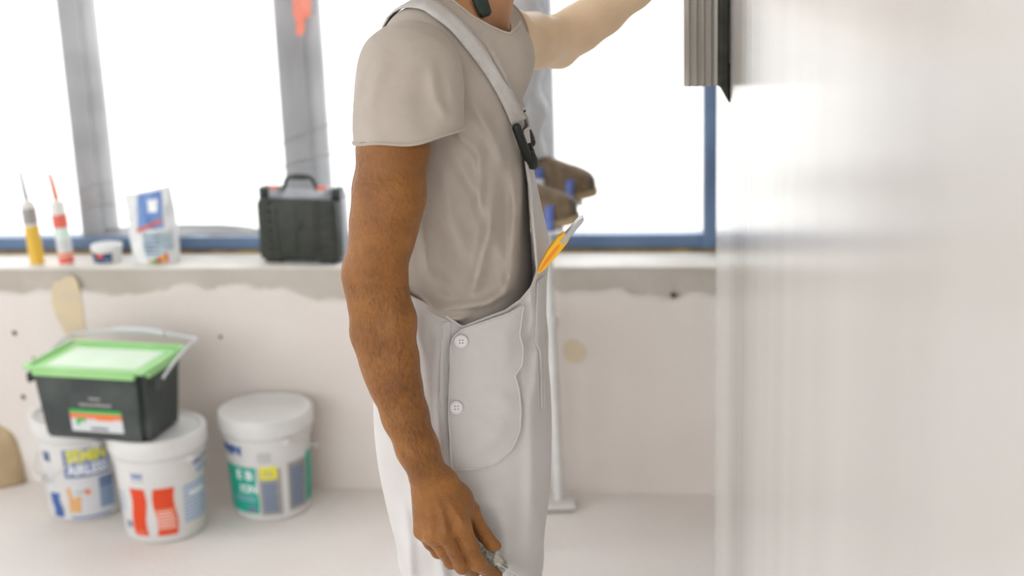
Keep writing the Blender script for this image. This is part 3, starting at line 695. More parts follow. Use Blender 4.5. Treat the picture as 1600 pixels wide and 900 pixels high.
# -------- orange tape on the middle post
M['tape'] = mat('orange_tape', '#f08068', .6, '#f59a85', 15)
tp = PV(470, 22, vf-.03)
V_ = []
ring = [(456,-30),(486,-30),(485,25),(479,28),(476,30),(475,52),(470,56),(462,54),(463,36),(458,22)]
V_ = [PV(x, y, vf-.045) for x, y in ring]+[PV(x, y, vf-.045)+_v*.002 for x, y in ring]; n = len(ring)
o = mesh_obj('tape_strip', V_, [tuple(range(n))]+[tuple(reversed(range(n, 2*n)))]+[(i, (i+1) % n, n+(i+1) % n, n+i) for i in range(n)], M['tape'], win, label='torn strip of orange tape on the window post')

# ================================================================== THE PLASTERER
CY = 1.95
M['skin'] = mat('skin', '#935f28', .5, '#7b4b1c', 22, .35, .68, bump=.3, bscale=170, sss=.06, spec=.35, sheen=.08)
M['shirt'] = mat('grey_jersey', '#b3a89d', .9, '#aca196', 30, .35, .7, bump=.12, bscale=700, spec=.1, sheen=.2)
M['overall'] = mat('white_cotton', '#cbc7c4', .9, '#c4bfbb', 12, .35, .7, bump=.12, bscale=700, spec=.1, sheen=.15)
M['strap'] = mat('white_webbing', '#cdc8c4', .9, '#c5c0bb', 40, bump=.3, bscale=400, spec=.1)
M['buckle'] = mat('black_buckle', '#10150f', .5); M['button'] = mat('white_button', '#dedad7', .35)
M['mask'] = mat('dark_green_cloth', '#3a4742', .85, '#2c3733', 60, bump=.3, bscale=200)
M['hair'] = mat('dark_hair', '#3b2a1f', .6, '#2a1d15', 60, bump=.6, bscale=120)
M['boot'] = mat('brown_boot', '#5b4634', .7, '#6d5641', 20)

man = thing('person', Vector((P(730, 500, CY).x, CY, 0)), 'person in white bib overalls and grey T-shirt plastering the wall', 'person')
OFF = np.array(man.location, np.float32)
def wobj(name, V_, T_, m, parent=man, smooth=True): return np_mesh(name, V_-OFF, T_, m, parent, smooth)
def wtube(name, pts, r, m, n=8, parent=man): return tube(name, [Vector(p)-man.location for p in pts], r, m, parent, n)
def proj(V_):
    d = V_-np.array(CAM, np.float32); z = d@np.array(_f, np.float32)
    return 800+F*(d@np.array(_rt, np.float32))/z, 450-F*(d@np.array(_up, np.float32))/z
def near_proj(V_):
    W_ = V_.copy(); W_[:,1] = CY-np.abs(W_[:,1]-CY); return proj(W_)
def pr(px, py, Y, w): p = P(px, py, Y); return (p, RP(p, w))

# ---- body: one continuous surface
fx = axis((-.33,-.15,.0036),(-.15,.03,.0017),(.03,.42,.0045)); fy = axis((1.60,1.80,.0022),(1.80,2.52,.0048)); fz = axis((0,.72,.010),(.72,.95,.0017),(.95,1.50,.0034),(1.50,1.98,.0042))
f = Field(fx, fy, fz)
# trunk and legs (under the clothes)
f.sections([(z, cx, cy, a-.02, b-.022) for z, cx, cy, a, b in rows_px([(45,640,772,.13),(120,590,812,.170),(200,578,821,.166),(300,580,826,.158),(400,592,828,.153),(480,600,828,.155),(560,602,832,.16),(680,606,838,.165)], CY)], 2.3, .02)
hipx = P(730, 640, CY).x
for sy in (-1, 1):
    f.chain([((hipx, CY+sy*.085, .86), .088), ((hipx+.01, CY+sy*.09, .49), .058), ((hipx-.02, CY+sy*.09, .10), .038)], .03)
    f.chain([((hipx-.05, CY+sy*.09, .05), .035), ((hipx+.12, CY+sy*.10, .035), .028)], .02)
# shoulders, neck
f.cap(P(660,75,1.80), P(716,36,1.90), .044, .045, .03); f.cap(P(738,60,2.10), P(722,36,2.0), .044, .045, .03)
NB = P(722, 40, CY); NT_ = P(752, -80, CY)
f.cap(NB, NT_, .062, .056, .03); f.cap(P(775, 52, CY-.02), P(762,-40,CY-.03), .012, .010, .02)
# head
hc = P(778, -172, CY+.005)
f.ell(hc, (.098,.077,.108), .02); f.ell(hc+Vector((.045,0,-.062)), (.052,.050,.056), .03); f.ell(hc+Vector((.075,0,-.105)), (.020,.022,.016), .02)
f.ell(hc+Vector((.083,0,.012)), (.016,.045,.012), .02)
f.cap(hc+Vector((.095,0,.0)), hc+Vector((.112,0,-.034)), .008, .012, .012); f.ell(hc+Vector((.098,0,-.068)), (.010,.024,.006), .008); f.ell(hc+Vector((.096,0,-.079)), (.010,.020,.006), .008)
for sy in (-1, 1):
    f.ell(hc+Vector((-.008, sy*.079, -.012)), (.019,.008,.032), .006); f.ell(hc+Vector((.088, sy*.032, -.008)), (.012,.014,.009), .006, cut=True)
    f.ell(hc+Vector((.070, sy*.045, -.03)), (.02,.018,.016), .02); f.ell(hc+Vector((.106, sy*.011, -.036)), (.008,.007,.007), .006)
# right arm
arm = [(628,120,1.765,98),(620,170,1.752,106),(613,230,1.738,107),(605,300,1.728,105),(599,350,1.722,101),(592,395,1.717,91),(585,432,1.715,82),(588,470,1.713,79),(597,520,1.712,81),(607,560,1.710,80),(617,600,1.708,76),(633,650,1.705,69),(652,700,1.702,63),(667,735,1.700,60)]
f.chain([pr(*q) for q in arm], .012)
f.ell(P(557,428,1.716), (.016,.018,.022), .018)                      # elbow point
f.chain([pr(612,440,1.706,44), pr(622,500,1.700,46), pr(626,560,1.698,38), pr(640,640,1.698,28)], .02)   # forearm muscle
f.chain([pr(570,460,1.712,36), pr(577,520,1.712,40), pr(592,580,1.71,34)], .02)
f.chain([pr(628,240,1.722,60), pr(620,310,1.714,62), pr(612,370,1.714,44)], .025)                       # upper arm
f.ell(P(652,722,1.690), (.008,.008,.010), .010)                      # wrist bone
# right hand (back of the hand towards the camera, fingers closed on the handle)
mcp = {'i': (722,822,1.692), 'm': (697,834,1.690), 'r': (676,838,1.697), 'p': (659,830,1.709)}
for (k_, q), (bx, by), w1 in zip(mcp.items(), ((694,752),(682,752),(672,752),(662,752)), (30,31,29,26)):
    f.cap(P(bx, by, 1.703), P(*q), .0155, RP(P(*q), w1), .012)
f.cap(P(685,765,1.712), P(700,818,1.718), .018, .014, .015); f.cap(P(668,765,1.712), P(672,822,1.720), .015, .012, .015)
for q, r_ in ((mcp['i'],.0105),(mcp['m'],.0108),(mcp['r'],.0098),(mcp['p'],.0088)): f.ell(P(q[0], q[1], q[2]-.004), (r_*.85, r_*.7, r_*.85), .008)   # knuckles
fing = {'i': [(722,822,1.692,29),(736,856,1.690,25),(747,880,1.697,25),(762,892,1.716,22),(776,897,1.731,19)],
        'm': [(697,834,1.690,28),(712,862,1.690,25),(723,884,1.698,25),(739,893,1.722,21),(752,886,1.742,18)],
        'r': [(676,838,1.697,25),(692,860,1.700,22),(705,877,1.709,22),(722,884,1.732,20),(736,876,1.750,17)],
        'p': [(659,830,1.709,22),(672,849,1.714,19),(684,862,1.722,19),(700,870,1.740,17),(714,864,1.753,15)]}
for k_, L_ in fing.items():
    f.chain([pr(*q) for q in L_], .0035 if k_ != 'i' else .003)
    p, r_ = pr(*L_[2]); f.ell(p+Vector((0,-.002,0)), (r_*.95, r_*.95, r_*.95), .004)
# thumb: leaves the side of the hand near the wrist
f.chain([pr(694,752,1.705,34), pr(716,778,1.712,36), pr(735,798,1.722,30)], .014)
f.chain([pr(735,798,1.722,28), pr(750,826,1.722,23), pr(757,836,1.721,23.5), pr(768,850,1.720,21), pr(775,853,1.719,17)], .004)
f.cap(P(716,778,1.712), P(714,812,1.712), .010, .009, .014)
# tendons on the back of the hand
for k_, b_ in (('i',(690,768)),('m',(681,768)),('r',(673,770))):
    q = mcp[k_]; f.cap(P(b_[0], b_[1], 1.6875), P(q[0], q[1]-6, q[2]-.012), .0024, .0030, .006)
# left arm, reaching to the blade
f.chain([pr(752,62,2.10,104), pr(790,60,2.16,92), pr(832,64,2.26,84), pr(868,66,2.345,76), pr(905,44,2.34,72), pr(940,20,2.335,69), pr(990,-16,2.325,58), pr(1034,-48,2.315,46), pr(1054,-63,2.31,44)], .014)
f.ell(P(879,88,2.35), (.014,.016,.014), .016)
hp = P(1078, -84, 2.305)
f.chain([(P(1052,-60,2.31), .024), (hp, .026)], .015, (0,1,0), 1.1)
Xb0 = P(1068, 60, 2.3).x; Xb1 = P(1119, 60, 2.3).x
for i in range(4):
    z = hp.z+.032-.021*i
    f.chain([((hp.x-.004, 2.292, z), .0105), ((hp.x+.012, 2.274, z), .0092), ((Xb1-.012, 2.268, z), .0088), ((Xb1-.004, 2.284, z), .008)], .004)
f.chain([((hp.x-.01, 2.315, hp.z+.01), .013), ((hp.x+.012, 2.334, hp.z+.028), .011), ((Xb1-.016, 2.334, hp.z+.036), .0085)], .006)
V_, Q_ = f.mesh(); V_ = relax(V_, Q_, 1, .4)
body = wobj('body', V_, Q_, M['skin'])
M['skinp'] = mat('pale_lit_arm_skin', '#ead0b0', .5, '#e0c4a1', 14, .35, .7, bump=.12, bscale=260, sss=.10, spec=.35)  # pale inner-arm skin, lightened further: window light put into its colour
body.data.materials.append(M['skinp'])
M['skinn'] = mat('lit_neck_skin', '#c4926a', .5, '#b98660', 14, .35, .7, bump=.12, bscale=260, sss=.10, spec=.35)  # less tanned neck, with the light falling on it put into the colour
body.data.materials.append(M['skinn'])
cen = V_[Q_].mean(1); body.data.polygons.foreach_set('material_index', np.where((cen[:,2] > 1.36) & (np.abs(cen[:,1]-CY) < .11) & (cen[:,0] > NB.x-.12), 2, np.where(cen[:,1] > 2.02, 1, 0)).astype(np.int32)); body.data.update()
del f
# eyes, hair, boots
M['eye'] = mat('eye_white', '#e8e4df', .2); M['iris'] = mat('iris_brown', '#3a2414', .2)
for sy in (-1, 1):
    e = lathe('eye', [(.0115*math.sin(a), -.0115*math.cos(a)) for a in [math.pi*i/10 for i in range(1, 10)]], M['eye'], man, 16); e.location = hc+Vector((.078, sy*.032, -.008))-man.location
    i_ = lathe('iris', [(.001, .0118), (.0055, .0106)], M['iris'], e, 12, close=False); i_.rotation_euler = (0, math.pi/2, 0)
fh = Field(axis((hc.x-.13, hc.x+.13, .005)), axis((CY-.11, CY+.12, .005)), axis((hc.z-.14, hc.z+.14, .005)))
fh.ell(hc+Vector((-.004,0,.008)), (.103,.083,.112), .01); fh.ell(hc+Vector((.085,0,-.04)), (.075,.12,.085), .01, cut=True); fh.ell(hc+Vector((.03,0,-.13)), (.13,.12,.08), .01, cut=True)
V_, Q_ = fh.mesh(); V_ = V_+.0015*np.sin(V_*310)[:, [1,2,0]]; wobj('hair', V_, Q_, M['hair'])
for sy in (-1, 1):
    fb = Field(axis((hipx-.14, hipx+.22, .006)), axis((CY+sy*.095-.08, CY+sy*.095+.08, .006)), axis((-.01, .26, .006)))
    fb.chain([((hipx-.05, CY+sy*.09, .055), .050), ((hipx+.06, CY+sy*.095, .045), .044), ((hipx+.14, CY+sy*.10, .040), .040)], .03, (0,0,1), 1.0); fb.cap((hipx-.03, CY+sy*.09, .06), (hipx-.02, CY+sy*.09, .19), .05, .052, .03)
    V_, Q_ = fb.mesh(); V_[:,2] = np.maximum(V_[:,2], .0); wobj('boot', V_, Q_, M['boot'])

# ---- T-shirt: trunk, two sleeves
fold = ridges([([(695,215),(745,300),(790,420),(806,470)], 0.0108, 0.0076), ([(772,270),(768,340),(745,430),(735,470)], 0.0081, 0.0095), ([(800,262),(806,330),(800,420),(785,470)], 0.0072, 0.0095),
               ([(690,250),(700,330),(735,420)], 0.0108, 0.0066), ([(660,330),(672,420),(720,470)], 0.0090, 0.0076), ([(735,150),(770,215),(790,270)], 0.0072, 0.0057), ([(700,130),(722,210),(760,250)], 0.0072, 0.0057),
               ([(640,455),(690,478),(760,470),(800,455)], 0.0072, 0.0095), ([(760,60),(790,120),(806,180)], 0.0054, 0.0057), ([(655,470),(700,492),(740,490)], 0.0063, 0.0095), ([(745,200),(752,280),(748,350)], 0.0063, 0.0047)], 1.79)
fs_ = Field(axis((-.24,.10,.0028)), axis((1.72,2.22,.004)), axis((1.03,1.60,.0028)))
fs_.sections(rows_px([(30,640,772,.13),(60,614,793,.160),(120,592,811,.174),(200,580,820,.172),(300,580,825,.166),(400,592,831,.163),(480,600,834,.166),(600,602,838,.17)], CY), 2.5, .02, disp=fold)
fs_.cap(P(658,72,1.805), P(712,52,1.885), .050, .050, .03); fs_.cap(P(738,58,2.10), P(722,36,2.0), .052, .055, .03)
fs_.cap(P(722,48,1.90), P(722,40,2.0), .060, .060, .03)
fs_.cap(P(700,70,1.85), P(775,90,1.87), .05, .05, .04)
V_, Q_ = fs_.mesh(); V_ = relax(V_, Q_, 1, .4); T_ = tris(Q_)
# neck opening: a tilted ring
qx, qy = near_proj(V_); g_ = -poly_sd(qx, qy, [(640,-140),(682,-34),(708,2),(738,26),(765,41),(785,50),(797,53),(812,40),(830,-140)])
V_, T_ = clip(V_, T_, g_)
g_ = P(700,585,CY).z-V_[:,2]; V_, T_ = clip(V_, T_, g_)
shirtV, shirtT = V_, T_
def cloth(name, V_, T_, m, th=.0022, parent=man):
    o = wobj(name, V_, T_, m, parent); md = o.modifiers.new('thickness', 'SOLIDIFY'); md.thickness = th; md.offset = -1; return o
shirt = cloth('t_shirt', V_, T_, M['shirt'])
def boundary_loops(T_):
    E = np.concatenate([T_[:, [0,1]], T_[:, [1,2]], T_[:, [2,0]]]); key = np.sort(E, 1); u, i, c = np.unique(key, axis=0, return_index=True, return_counts=True)
    nxt = {int(a): int(b) for a, b in E[i[c == 1]]}; loops = []
    while nxt:
        s0 = next(iter(nxt)); lp = [s0]; cur = nxt.pop(s0)
        while cur != s0 and cur in nxt: lp.append(cur); cur = nxt.pop(cur)
        loops.append(lp)
    return [l for l in loops if len(l) > 20]
def hems(V_, T_, m, parent, r=.0022, want=None, name='hem'):
    for lp in boundary_loops(T_):
        p = V_[lp]
        if want is not None and not want(p.mean(0)): continue
        for _ in range(4): p = (np.roll(p,1,0)+np.roll(p,-1,0)+2*p)/4
        p = p[::2]; wtube(name, [Vector(q) for q in p]+[Vector(p[0])], r, m, 6, parent)
hems(shirtV, shirtT, M['shirt'], shirt, .0023, lambda c: c[2] > 1.3)
sl_fold = ridges([([(672,90),(680,150),(706,200)], .007, .005), ([(605,80),(585,130),(572,200)], .010, .004), ([(650,120),(660,170),(668,215)], .012, -.003), ([(700,110),(706,150),(712,205)], .006, .003)], 1.70)
def sleeve(pts, keep, fs, lo, hi, foldf=None):
    q = Field(axis((lo[0],hi[0],.0026)), axis((lo[1],hi[1],.0026)), axis((lo[2],hi[2],.0026)))
    q.chain(pts, .03, (0,1,0), fs)
    if foldf is not None: q.v -= foldf(q.ax[0][:,None,None], q.ax[1][None,:,None], q.ax[2][None,None,:]).astype(np.float32)
    V_, Q_ = q.mesh(); V_ = relax(V_, Q_, 1, .4); return clip(V_, tris(Q_), keep(V_))
h0, h1 = P(563,223,1.73), P(714,206,1.73)
def keepR(V_):
    e = np.array(h1-h0); n = np.array([e[2], 0, -e[0]]); n /= np.linalg.norm(n)       # downwards
    wav = .004*np.sin(V_[:,0]*70)+.02*(V_[:,1]-1.73)
    return (V_-np.array(h0))@n+wav*.6
SV, ST = sleeve([pr(655,86,1.795,104), pr(642,112,1.765,148), pr(638,165,1.752,147), pr(638,215,1.748,150), pr(638,290,1.745,152)], keepR, 1.12, (-.24,1.62,1.22), (-.02,1.90,1.56), sl_fold)
slR = cloth('sleeve', SV, ST, M['shirt'], .0022, shirt); hems(SV, ST, M['shirt'], slR, .0021, lambda c: True)
sh, el = P(740,62,2.10), P(868,66,2.345); dl = np.array((el-sh).normalized())
def keepL(V_): return (V_-np.array(sh))@dl-.052
LV, LT = sleeve([(sh, .060), (sh+(el-sh)*.35, .062), (sh+(el-sh)*.9, .058)], keepL, 1.0, (-.16,1.98,1.30), (.14,2.42,1.60))
slL = cloth('sleeve', LV, LT, M['shirt'], .0022, shirt); hems(LV, LT, M['shirt'], slL, .0021, lambda c: True)

# ---- overalls
ofold = ridges([([(640,640),(650,740),(668,900)], 0.0120, 0.0090), ([(668,820),(690,870),(700,940)], 0.0090, 0.0105), ([(630,760),(640,850),(640,940)], 0.0090, 0.0090), ([(780,760),(790,840),(792,940)], 0.0130, 0.0075),
                ([(825,560),(830,700),(828,900)], 0.0100, 0.0060), ([(745,520),(752,560),(748,600)], .008, .0014), ([(765,520),(770,552),(762,590)], .008, .0014), ([(783,512),(786,545),(780,580)], .008, .0014),
                ([(640,480),(668,560),(676,640)], 0.0100, 0.0060), ([(690,500),(686,580),(690,700)], 0.0060, 0.0060), ([(830,440),(832,500),(828,540)], 0.0050, 0.0045), ([(842,460),(840,560),(836,640)], 0.0060, 0.0060),
                ([(720,800),(760,780),(820,775)], 0.0120, 0.0045), ([(725,640),(760,660),(790,690)], .009, .0022), ([(730,600),(770,610),(800,640)], .009, .0022), ([(735,690),(765,672),(790,640)], .009, .0022)], 1.775)
fo = Field(axis((-.24,.12,.003)), axis((1.72,2.19,.0042)), axis((.06,.60,.006),(.60,1.36,.003)))
orow = rows_px([(170,578,824,.165),(260,582,833,.172),(330,586,847,.176),(385,590,858,.178),(440,594,854,.178),(520,592,852,.181),(600,592,850,.183),(680,604,848,.180),(740,616,844,.168),(810,640,822,.13)], CY)
fo.sections(orow, 2.7, .02, disp=ofold)
lrow = rows_px([(560,640,820,.05),(620,612,842,.085),(700,606,848,.093),(800,621,847,.093),(900,632,847,.093),(1050,642,842,.092),(1250,652,830,.090),(1450,660,820,.088)], 1.862)
fo.sections(lrow, 2.4, .05, disp=ofold); fo.sections([(z, cx+.004, 2.038, a, b) for z, cx, cy, a, b in lrow], 2.3, .04)
V_, Q_ = fo.mesh(); V_ = relax(V_, Q_, 1, .4); T_ = tris(Q_); OV, OT = V_, T_
OPEN = [(480,250),(560,300),(590,400),(625,455),(660,473),(700,496),(722,512),(760,497),(790,486),(815,468),(832,447),(840,424),(836,380),(831,330),(828,290),(824,262),(818,205),(835,196),(930,190),(930,2600),(300,2600),(300,250)]
px_, py_ = near_proj(OV); g_ = poly_sd(px_, py_, OPEN)
V_, T_ = clip(OV, OT, g_)
g_ = .075-V_[:,2]; V_, T_ = clip(V_, T_, g_)
overall = cloth('overalls', V_, T_, M['overall'], .0028); ovV, ovT = V_, T_
hems(ovV, ovT, M['overall'], overall, .0020, lambda c: c[2] > .5)
# button flap with the hip pocket, a second layer on the side
FLAP = [(722,513),(708,526),(703,545),(704,575),(702,610),(699,640),(704,680),(707,731),(740,730),(772,721),(795,701),(808,672),(812,640),(806,605),(800,585),(811,568),(812,548),(806,520),(812,475),(790,488),(760,499)]
def normals(V_, T_):
    n = np.cross(V_[T_[:,1]]-V_[T_[:,0]], V_[T_[:,2]]-V_[T_[:,0]]); N_ = np.zeros_like(V_)
    for i in range(3):
        for c in range(3): N_[:,c] += np.bincount(T_[:,i], n[:,c], len(V_))
    return N_/np.maximum(np.linalg.norm(N_, axis=1), 1e-9)[:,None]
def overlay(name, poly, off, m, hem=.0010, parent=None, puff=0):
    N_ = normals(OV, OT); px_, py_ = proj(OV); g_ = poly_sd(px_, py_, poly)
    g_ = np.where(OV[:,1] < 1.90, g_, 50.); keep_ = relax(OV, OT, 3, .5)+N_*(off+puff*np.clip(-g_/25, 0, 1)[:,None]*1.0)
    v, t = clip(keep_.astype(np.float32), OT, g_); o = cloth(name, v, t, m, .002, parent or overall)
    if hem: hems(v, t, m, o, hem)
    return o
overlay('side_flap', FLAP, .0075, M['overall'], .0014, puff=.002)
overlay('side_placket', [(690,505),(704,500),(702,560),(700,640),(706,735),(694,735),(686,640),(688,560)], .0022, M['overall'], .0006)
overlay('front_placket', [(838,440),(850,430),(851,520),(849,545),(849,640),(845,640),(842,548),(836,535)], .0016, M['overall'], .0012)
bvS = BVHTree.FromPolygons([Vector(v) for v in np.concatenate([shirtV, ovV])], [tuple(map(int, t)) for t in np.concatenate([shirtT, ovT+len(shirtV)])])
bvSl = BVHTree.FromPolygons([Vector(v) for v in SV], [tuple(map(int, t)) for t in ST])
def hit(px, py, bv=bvS):
    d = ray(px, py); r_ = bv.ray_cast(CAM, d)
    if r_[0] is None: return None
    n = r_[1]; n = n if n.dot(d) < 0 else -n
    return r_[0], n
def stitch(pts, r=.0007, name='seam'):
    L_ = []
    for p in smooth_path([Vector((x, y, 0)) for x, y in pts], 6):
        h_ = hit(p.x, p.y)
        if h_: L_.append(h_[0]+h_[1]*.0008)
    if len(L_) > 3: wtube(name, L_, r, M['overall'], 5, overall)
for bx, by in ((721,530),(714,636)):
    h_ = hit(bx, by); c_ = h_[0]+h_[1]*.0105; q_ = h_[1].to_track_quat('Z', 'Y').to_matrix().to_4x4()
    bt = lathe('button', [(.0075, 0), (.0085, .001), (.0085, .0025), (.0072, .0030), (.0064, .0022), (.0004, .0022)], M['button'], overall, 20); bt.matrix_local = Matrix.Translation(c_-man.location) @ q_
    for sx in (-1, 1):
        for sy in (-1, 1): hl = lathe('button_hole', [(.0008, 0), (.0008, .0004)], M['buckle'], bt, 8, center=(sx*.0019, sy*.0019, .0022))
# ---- shoulder straps
def strap_side(far):
    rows = []
    cpx = [(652,3),(668,10),(704,36),(727,61),(748,86),(770,117),(790,153),(806,190)]
    pts = smooth_path([Vector((x, y, 0)) for x, y in cpx], 5)
    for i, p in enumerate(pts):
        t = (pts[min(i+1, len(pts)-1)]-pts[max(i-1, 0)]).normalized(); n = Vector((-t.y, t.x, 0)); w = 11.5 if i > 4 else 12.5
        row = []
        for s in (1, .33, -.33, -1):
            h_ = hit(p.x+n.x*w*s, p.y+n.y*w*s)
            if h_: row.append(h_[0]+h_[1]*.0042)
        if len(row) == 4: rows.append(row)
    # over the shoulder and down the back
    top = rows[0]; yb0 = (top[0].y+top[3].y)/2; back = []
    for i in range(10):
        z = P(640, 20, 1.85).z-.002-.024*i-.006*i*i*.3; yc = yb0+.010*i; row = []
        for s in (1, .33, -.33, -1):
            r_ = bvS.ray_cast(Vector((-1, yc-.0115*s, z)), Vector((1, 0, 0)))
            row.append((r_[0]+Vector((-.004, 0, 0))) if r_[0] is not None else None)
        if all(q is not None for q in row): back.append(row)
    back = back[1:]; arc = []
    for t in (.15, .32, .5, .68, .85):
        row = []
        for k in range(4):
            q = top[k]*(1-t)+back[0][k]*t+Vector((-.5, 0, .8))*.03*math.sin(math.pi*t); r_ = bvS.find_nearest(q); n = r_[1] if r_[1].dot(q-r_[0]) > 0 else -r_[1]; row.append(r_[0]+n*.0045)
        arc.append(row)
    rows = back[::-1]+arc[::-1]+rows
    V_ = []; Fc = []
    for row in rows:
        for q in row:
            if far:
                q = Vector((q.x, 2*CY-q.y, q.z)); r_ = bvS.find_nearest(q)
                if r_[0] is not None and (r_[0]-q).length < .09 and (r_[0]-q).length > .006: q = r_[0]+(q-r_[0]).normalized()*(.0045 if (q-r_[0]).dot(r_[1]) > 0 else -.0045)
            V_.append(q-man.location)
    for i in range(len(rows)-1):
        for k in range(3): Fc.append((i*4+k, i*4+k+1, (i+1)*4+k+1, (i+1)*4+k))
    o = mesh_obj('shoulder_strap', V_, Fc, M['strap'], overall, True); md = o.modifiers.new('thickness', 'SOLIDIFY'); md.thickness = .0022; md.offset = 0
    return rows
strap_side(False); strap_side(True)
def bk(px, py, off): h_ = hit(px, py) or (P(px, py, 1.88), Vector((0,-1,0))); return h_[0]+h_[1]*off
def buckle(far):
    m_ = lambda p: Vector((p.x, 2*CY-p.y, p.z)) if far else p
    b1 = wtube('buckle', [m_(p) for p in smooth_path([bk(795,195,.010), bk(799,212,.012), bk(805,232,.013), bk(811,250,.013)], 4)], [.0045]+[.0062]*11+[.005], M['buckle'], 10, overall)
    wtube('buckle_hook', [m_(p) for p in smooth_path([bk(810,241,.014), bk(813,251,.016), bk(816,259,.015)], 4)], [.0055]+[.0080]*7+[.0062], M['buckle'], 10, b1).location = (0,0,0)
    wtube('buckle_slider', [m_(bk(813,227,.012)), m_(bk(816,238,.013)), m_(bk(818,246,.013))], .0042, M['buckle'], 8, b1)
    wtube('buckle_web', [m_(bk(807,211,.006)), m_(bk(816,195,.006))], .0018, M['buckle'], 6, b1)
    # cloth loop joining bib and buckle
buckle(False); buckle(True)
# ---- dark cloth strap on the neck
bvB = BVHTree.FromPolygons([v.co+man.location for v in body.data.vertices], [tuple(p.vertices) for p in body.data.polygons])
rows = []
for px0, px1, y in ((726,745,-42),(730,750,-24),(734,755,-6),(738,759,10),(745,762,24),(750,759,30)):
    row = []
    for t in (0, .33, .67, 1):
        h_ = hit(px0+(px1-px0)*t, y+(-3*t if y > 15 else 0), bvB)
        if h_: row.append(h_[0]+h_[1]*(.005))
    if len(row) == 4: rows.append(row)
V_ = [q-man.location for row in rows for q in row]; Fc = [(i*4+k, i*4+k+1, (i+1)*4+k+1, (i+1)*4+k) for i in range(len(rows)-1) for k in range(3)]
o = mesh_obj('neck_strap', V_, Fc, M['mask'], man, True, label='dark green strap hanging on the neck'); md = o.modifiers.new('thickness', 'SOLIDIFY'); md.thickness = .004; md.offset = 0
# ---- fine hairs on the forearm
M['armhair'] = mat('arm_hair', '#4a2f1a', .6)
HV = []; HF = []; n = 0
while n < 2200:
    y = random.uniform(300, 745); i = min(range(len(arm)-1), key=lambda k: abs(arm[k][1]-y)); x = arm[i][0]+random.uniform(-.52, .52)*arm[i][3]+(y-arm[i][1])*.33
    if y < 440 and random.random() < .75: n += 1; continue
    h_ = hit(x, y, bvB); n += 1
    if not h_ or h_[0].y > 1.745: continue
    p, nn = h_; d = Vector((random.uniform(-.4,.9), random.uniform(-.3,.3), -1)); d = (d-nn*d.dot(nn)).normalized(); l = random.uniform(.006, .013)
    s = nn.cross(d)*.00008; m1 = p+d*l*.5+nn*.0012; e = p+d*l+nn*.0016; b0 = len(HV)
    HV += [p-s, p+s, m1+s*.8, m1-s*.8, e]; HF += [(b0, b0+1, b0+2, b0+3), (b0+3, b0+2, b0+4)]
o = mesh_obj('arm_hair', [v-man.location for v in HV], HF, M['armhair'], man); o['kind'] = 'stuff'

# ---- putty knife in the right hand
M['crust'] = mat('plaster_crusted_handle', '#cfccc0', .85, '#8a8a7c', 70, .4, .7, bump=.9, bscale=160); M['steel'] = mat('steel', '#a7a6a3', .35, metal=.9); M['dsteel'] = mat('dark_steel', '#3a3d33', .45, '#4b4f43', 30, metal=.3)
k0, k1 = P(712,842,1.742), P(783,884,1.737); d = (k1-k0).normalized()
knife = thing('putty_knife', k1, 'plaster-crusted putty knife held in the lowered hand', 'putty knife')
fk = Field(axis((k0.x-.03,k1.x+.03,.002)), axis((1.70,1.78,.002)), axis((k1.z-.03,k0.z+.03,.002)))
fk.chain([(k0, .010), (k0+(k1-k0)*.5, .0105), (k0+(k1-k0)*.8, .0125), (k1, .009)], .006)
V_, Q_ = fk.mesh(); V_ = V_+.0013*np.sin(V_[:, [1,2,0]]*520)+.0009*np.sin(V_[:, [2,0,1]]*1100)
np_mesh('handle', V_-np.array(k1), Q_, M['crust'], knife)
e1 = P(838, 934, 1.737); w_ = ray(800,900); w_ = (w_-d*w_.dot(d)).normalized(); th = d.cross(w_).normalized()*.0006
L_ = []
for p, hw in ((k1-d*.01, .010), (k1+d*.02, .016), (e1, .035)):
    for a in (-1, 1):
        for b in (-1, 1): L_.append(p+w_*hw*a+th*b-k1)
Fc = [];  
for i in range(2): b = i*4; Fc += [(b, b+4, b+6, b+2), (b+1, b+3, b+7, b+5), (b, b+1, b+5, b+4), (b+2, b+6, b+7, b+3)]
Fc += [(0,2,3,1), (8,9,11,10)]
mesh_obj('blade', L_, Fc, M['steel'], knife)
# ---- yellow scraper in the bib pocket
M['yel'] = mat('yellow_handle', '#f3b90a', .4); M['org'] = mat('orange_inlay', '#ef8a10', .4)
h_ = hit(842, 424); yy = (h_[0].y if h_ else 1.86)-.012
a_, b_, c_ = P(840, 425, yy), P(886, 366, yy), P(911, 339, yy)
scr = thing('scraper', a_, 'yellow-handled scraper sticking out of the overalls bib', 'scraper')
d = (b_-a_).normalized(); n = Vector((0,1,0)); s = d.cross(n).normalized()
def bar(name, p0, p1, rows, m, parent, th):
    L_ = []; 
    for t, hw, sh_ in rows:
        p = p0+(p1-p0)*t+s*sh_
        for q, w in ((s*hw, th), (s*hw, -th), (-s*hw, -th), (-s*hw, th)): L_.append(p+q+n*w-a_)
    Fc = [(0,1,2,3), tuple(len(L_)-4+k for k in (3,2,1,0))]
    for i in range(len(rows)-1):
        for k in range(4): Fc.append((i*4+k, (i+1)*4+k, (i+1)*4+(k+1) % 4, i*4+(k+1) % 4))
    b = bmesh.new(); vv = [b.verts.new(q) for q in L_]; [b.faces.new([vv[i] for i in f_]) for f_ in Fc]; bmesh.ops.bevel(b, geom=b.edges[:], offset=.0006, segments=2, affect='EDGES')
    return bm_obj(name, b, m, parent, angle=40)
bar('handle', a_, b_, [(0,.0012,0),(.15,.0040,0),(.5,.0068,.001),(.85,.0072,.001),(1,.0050,0)], M['yel'], scr, .008)
bar('handle_inlay', a_, b_, [(.05,.0010,0),(.3,.0022,.001),(.6,.0022,.001),(.75,.0012,.001)], M['org'], scr, .0088)
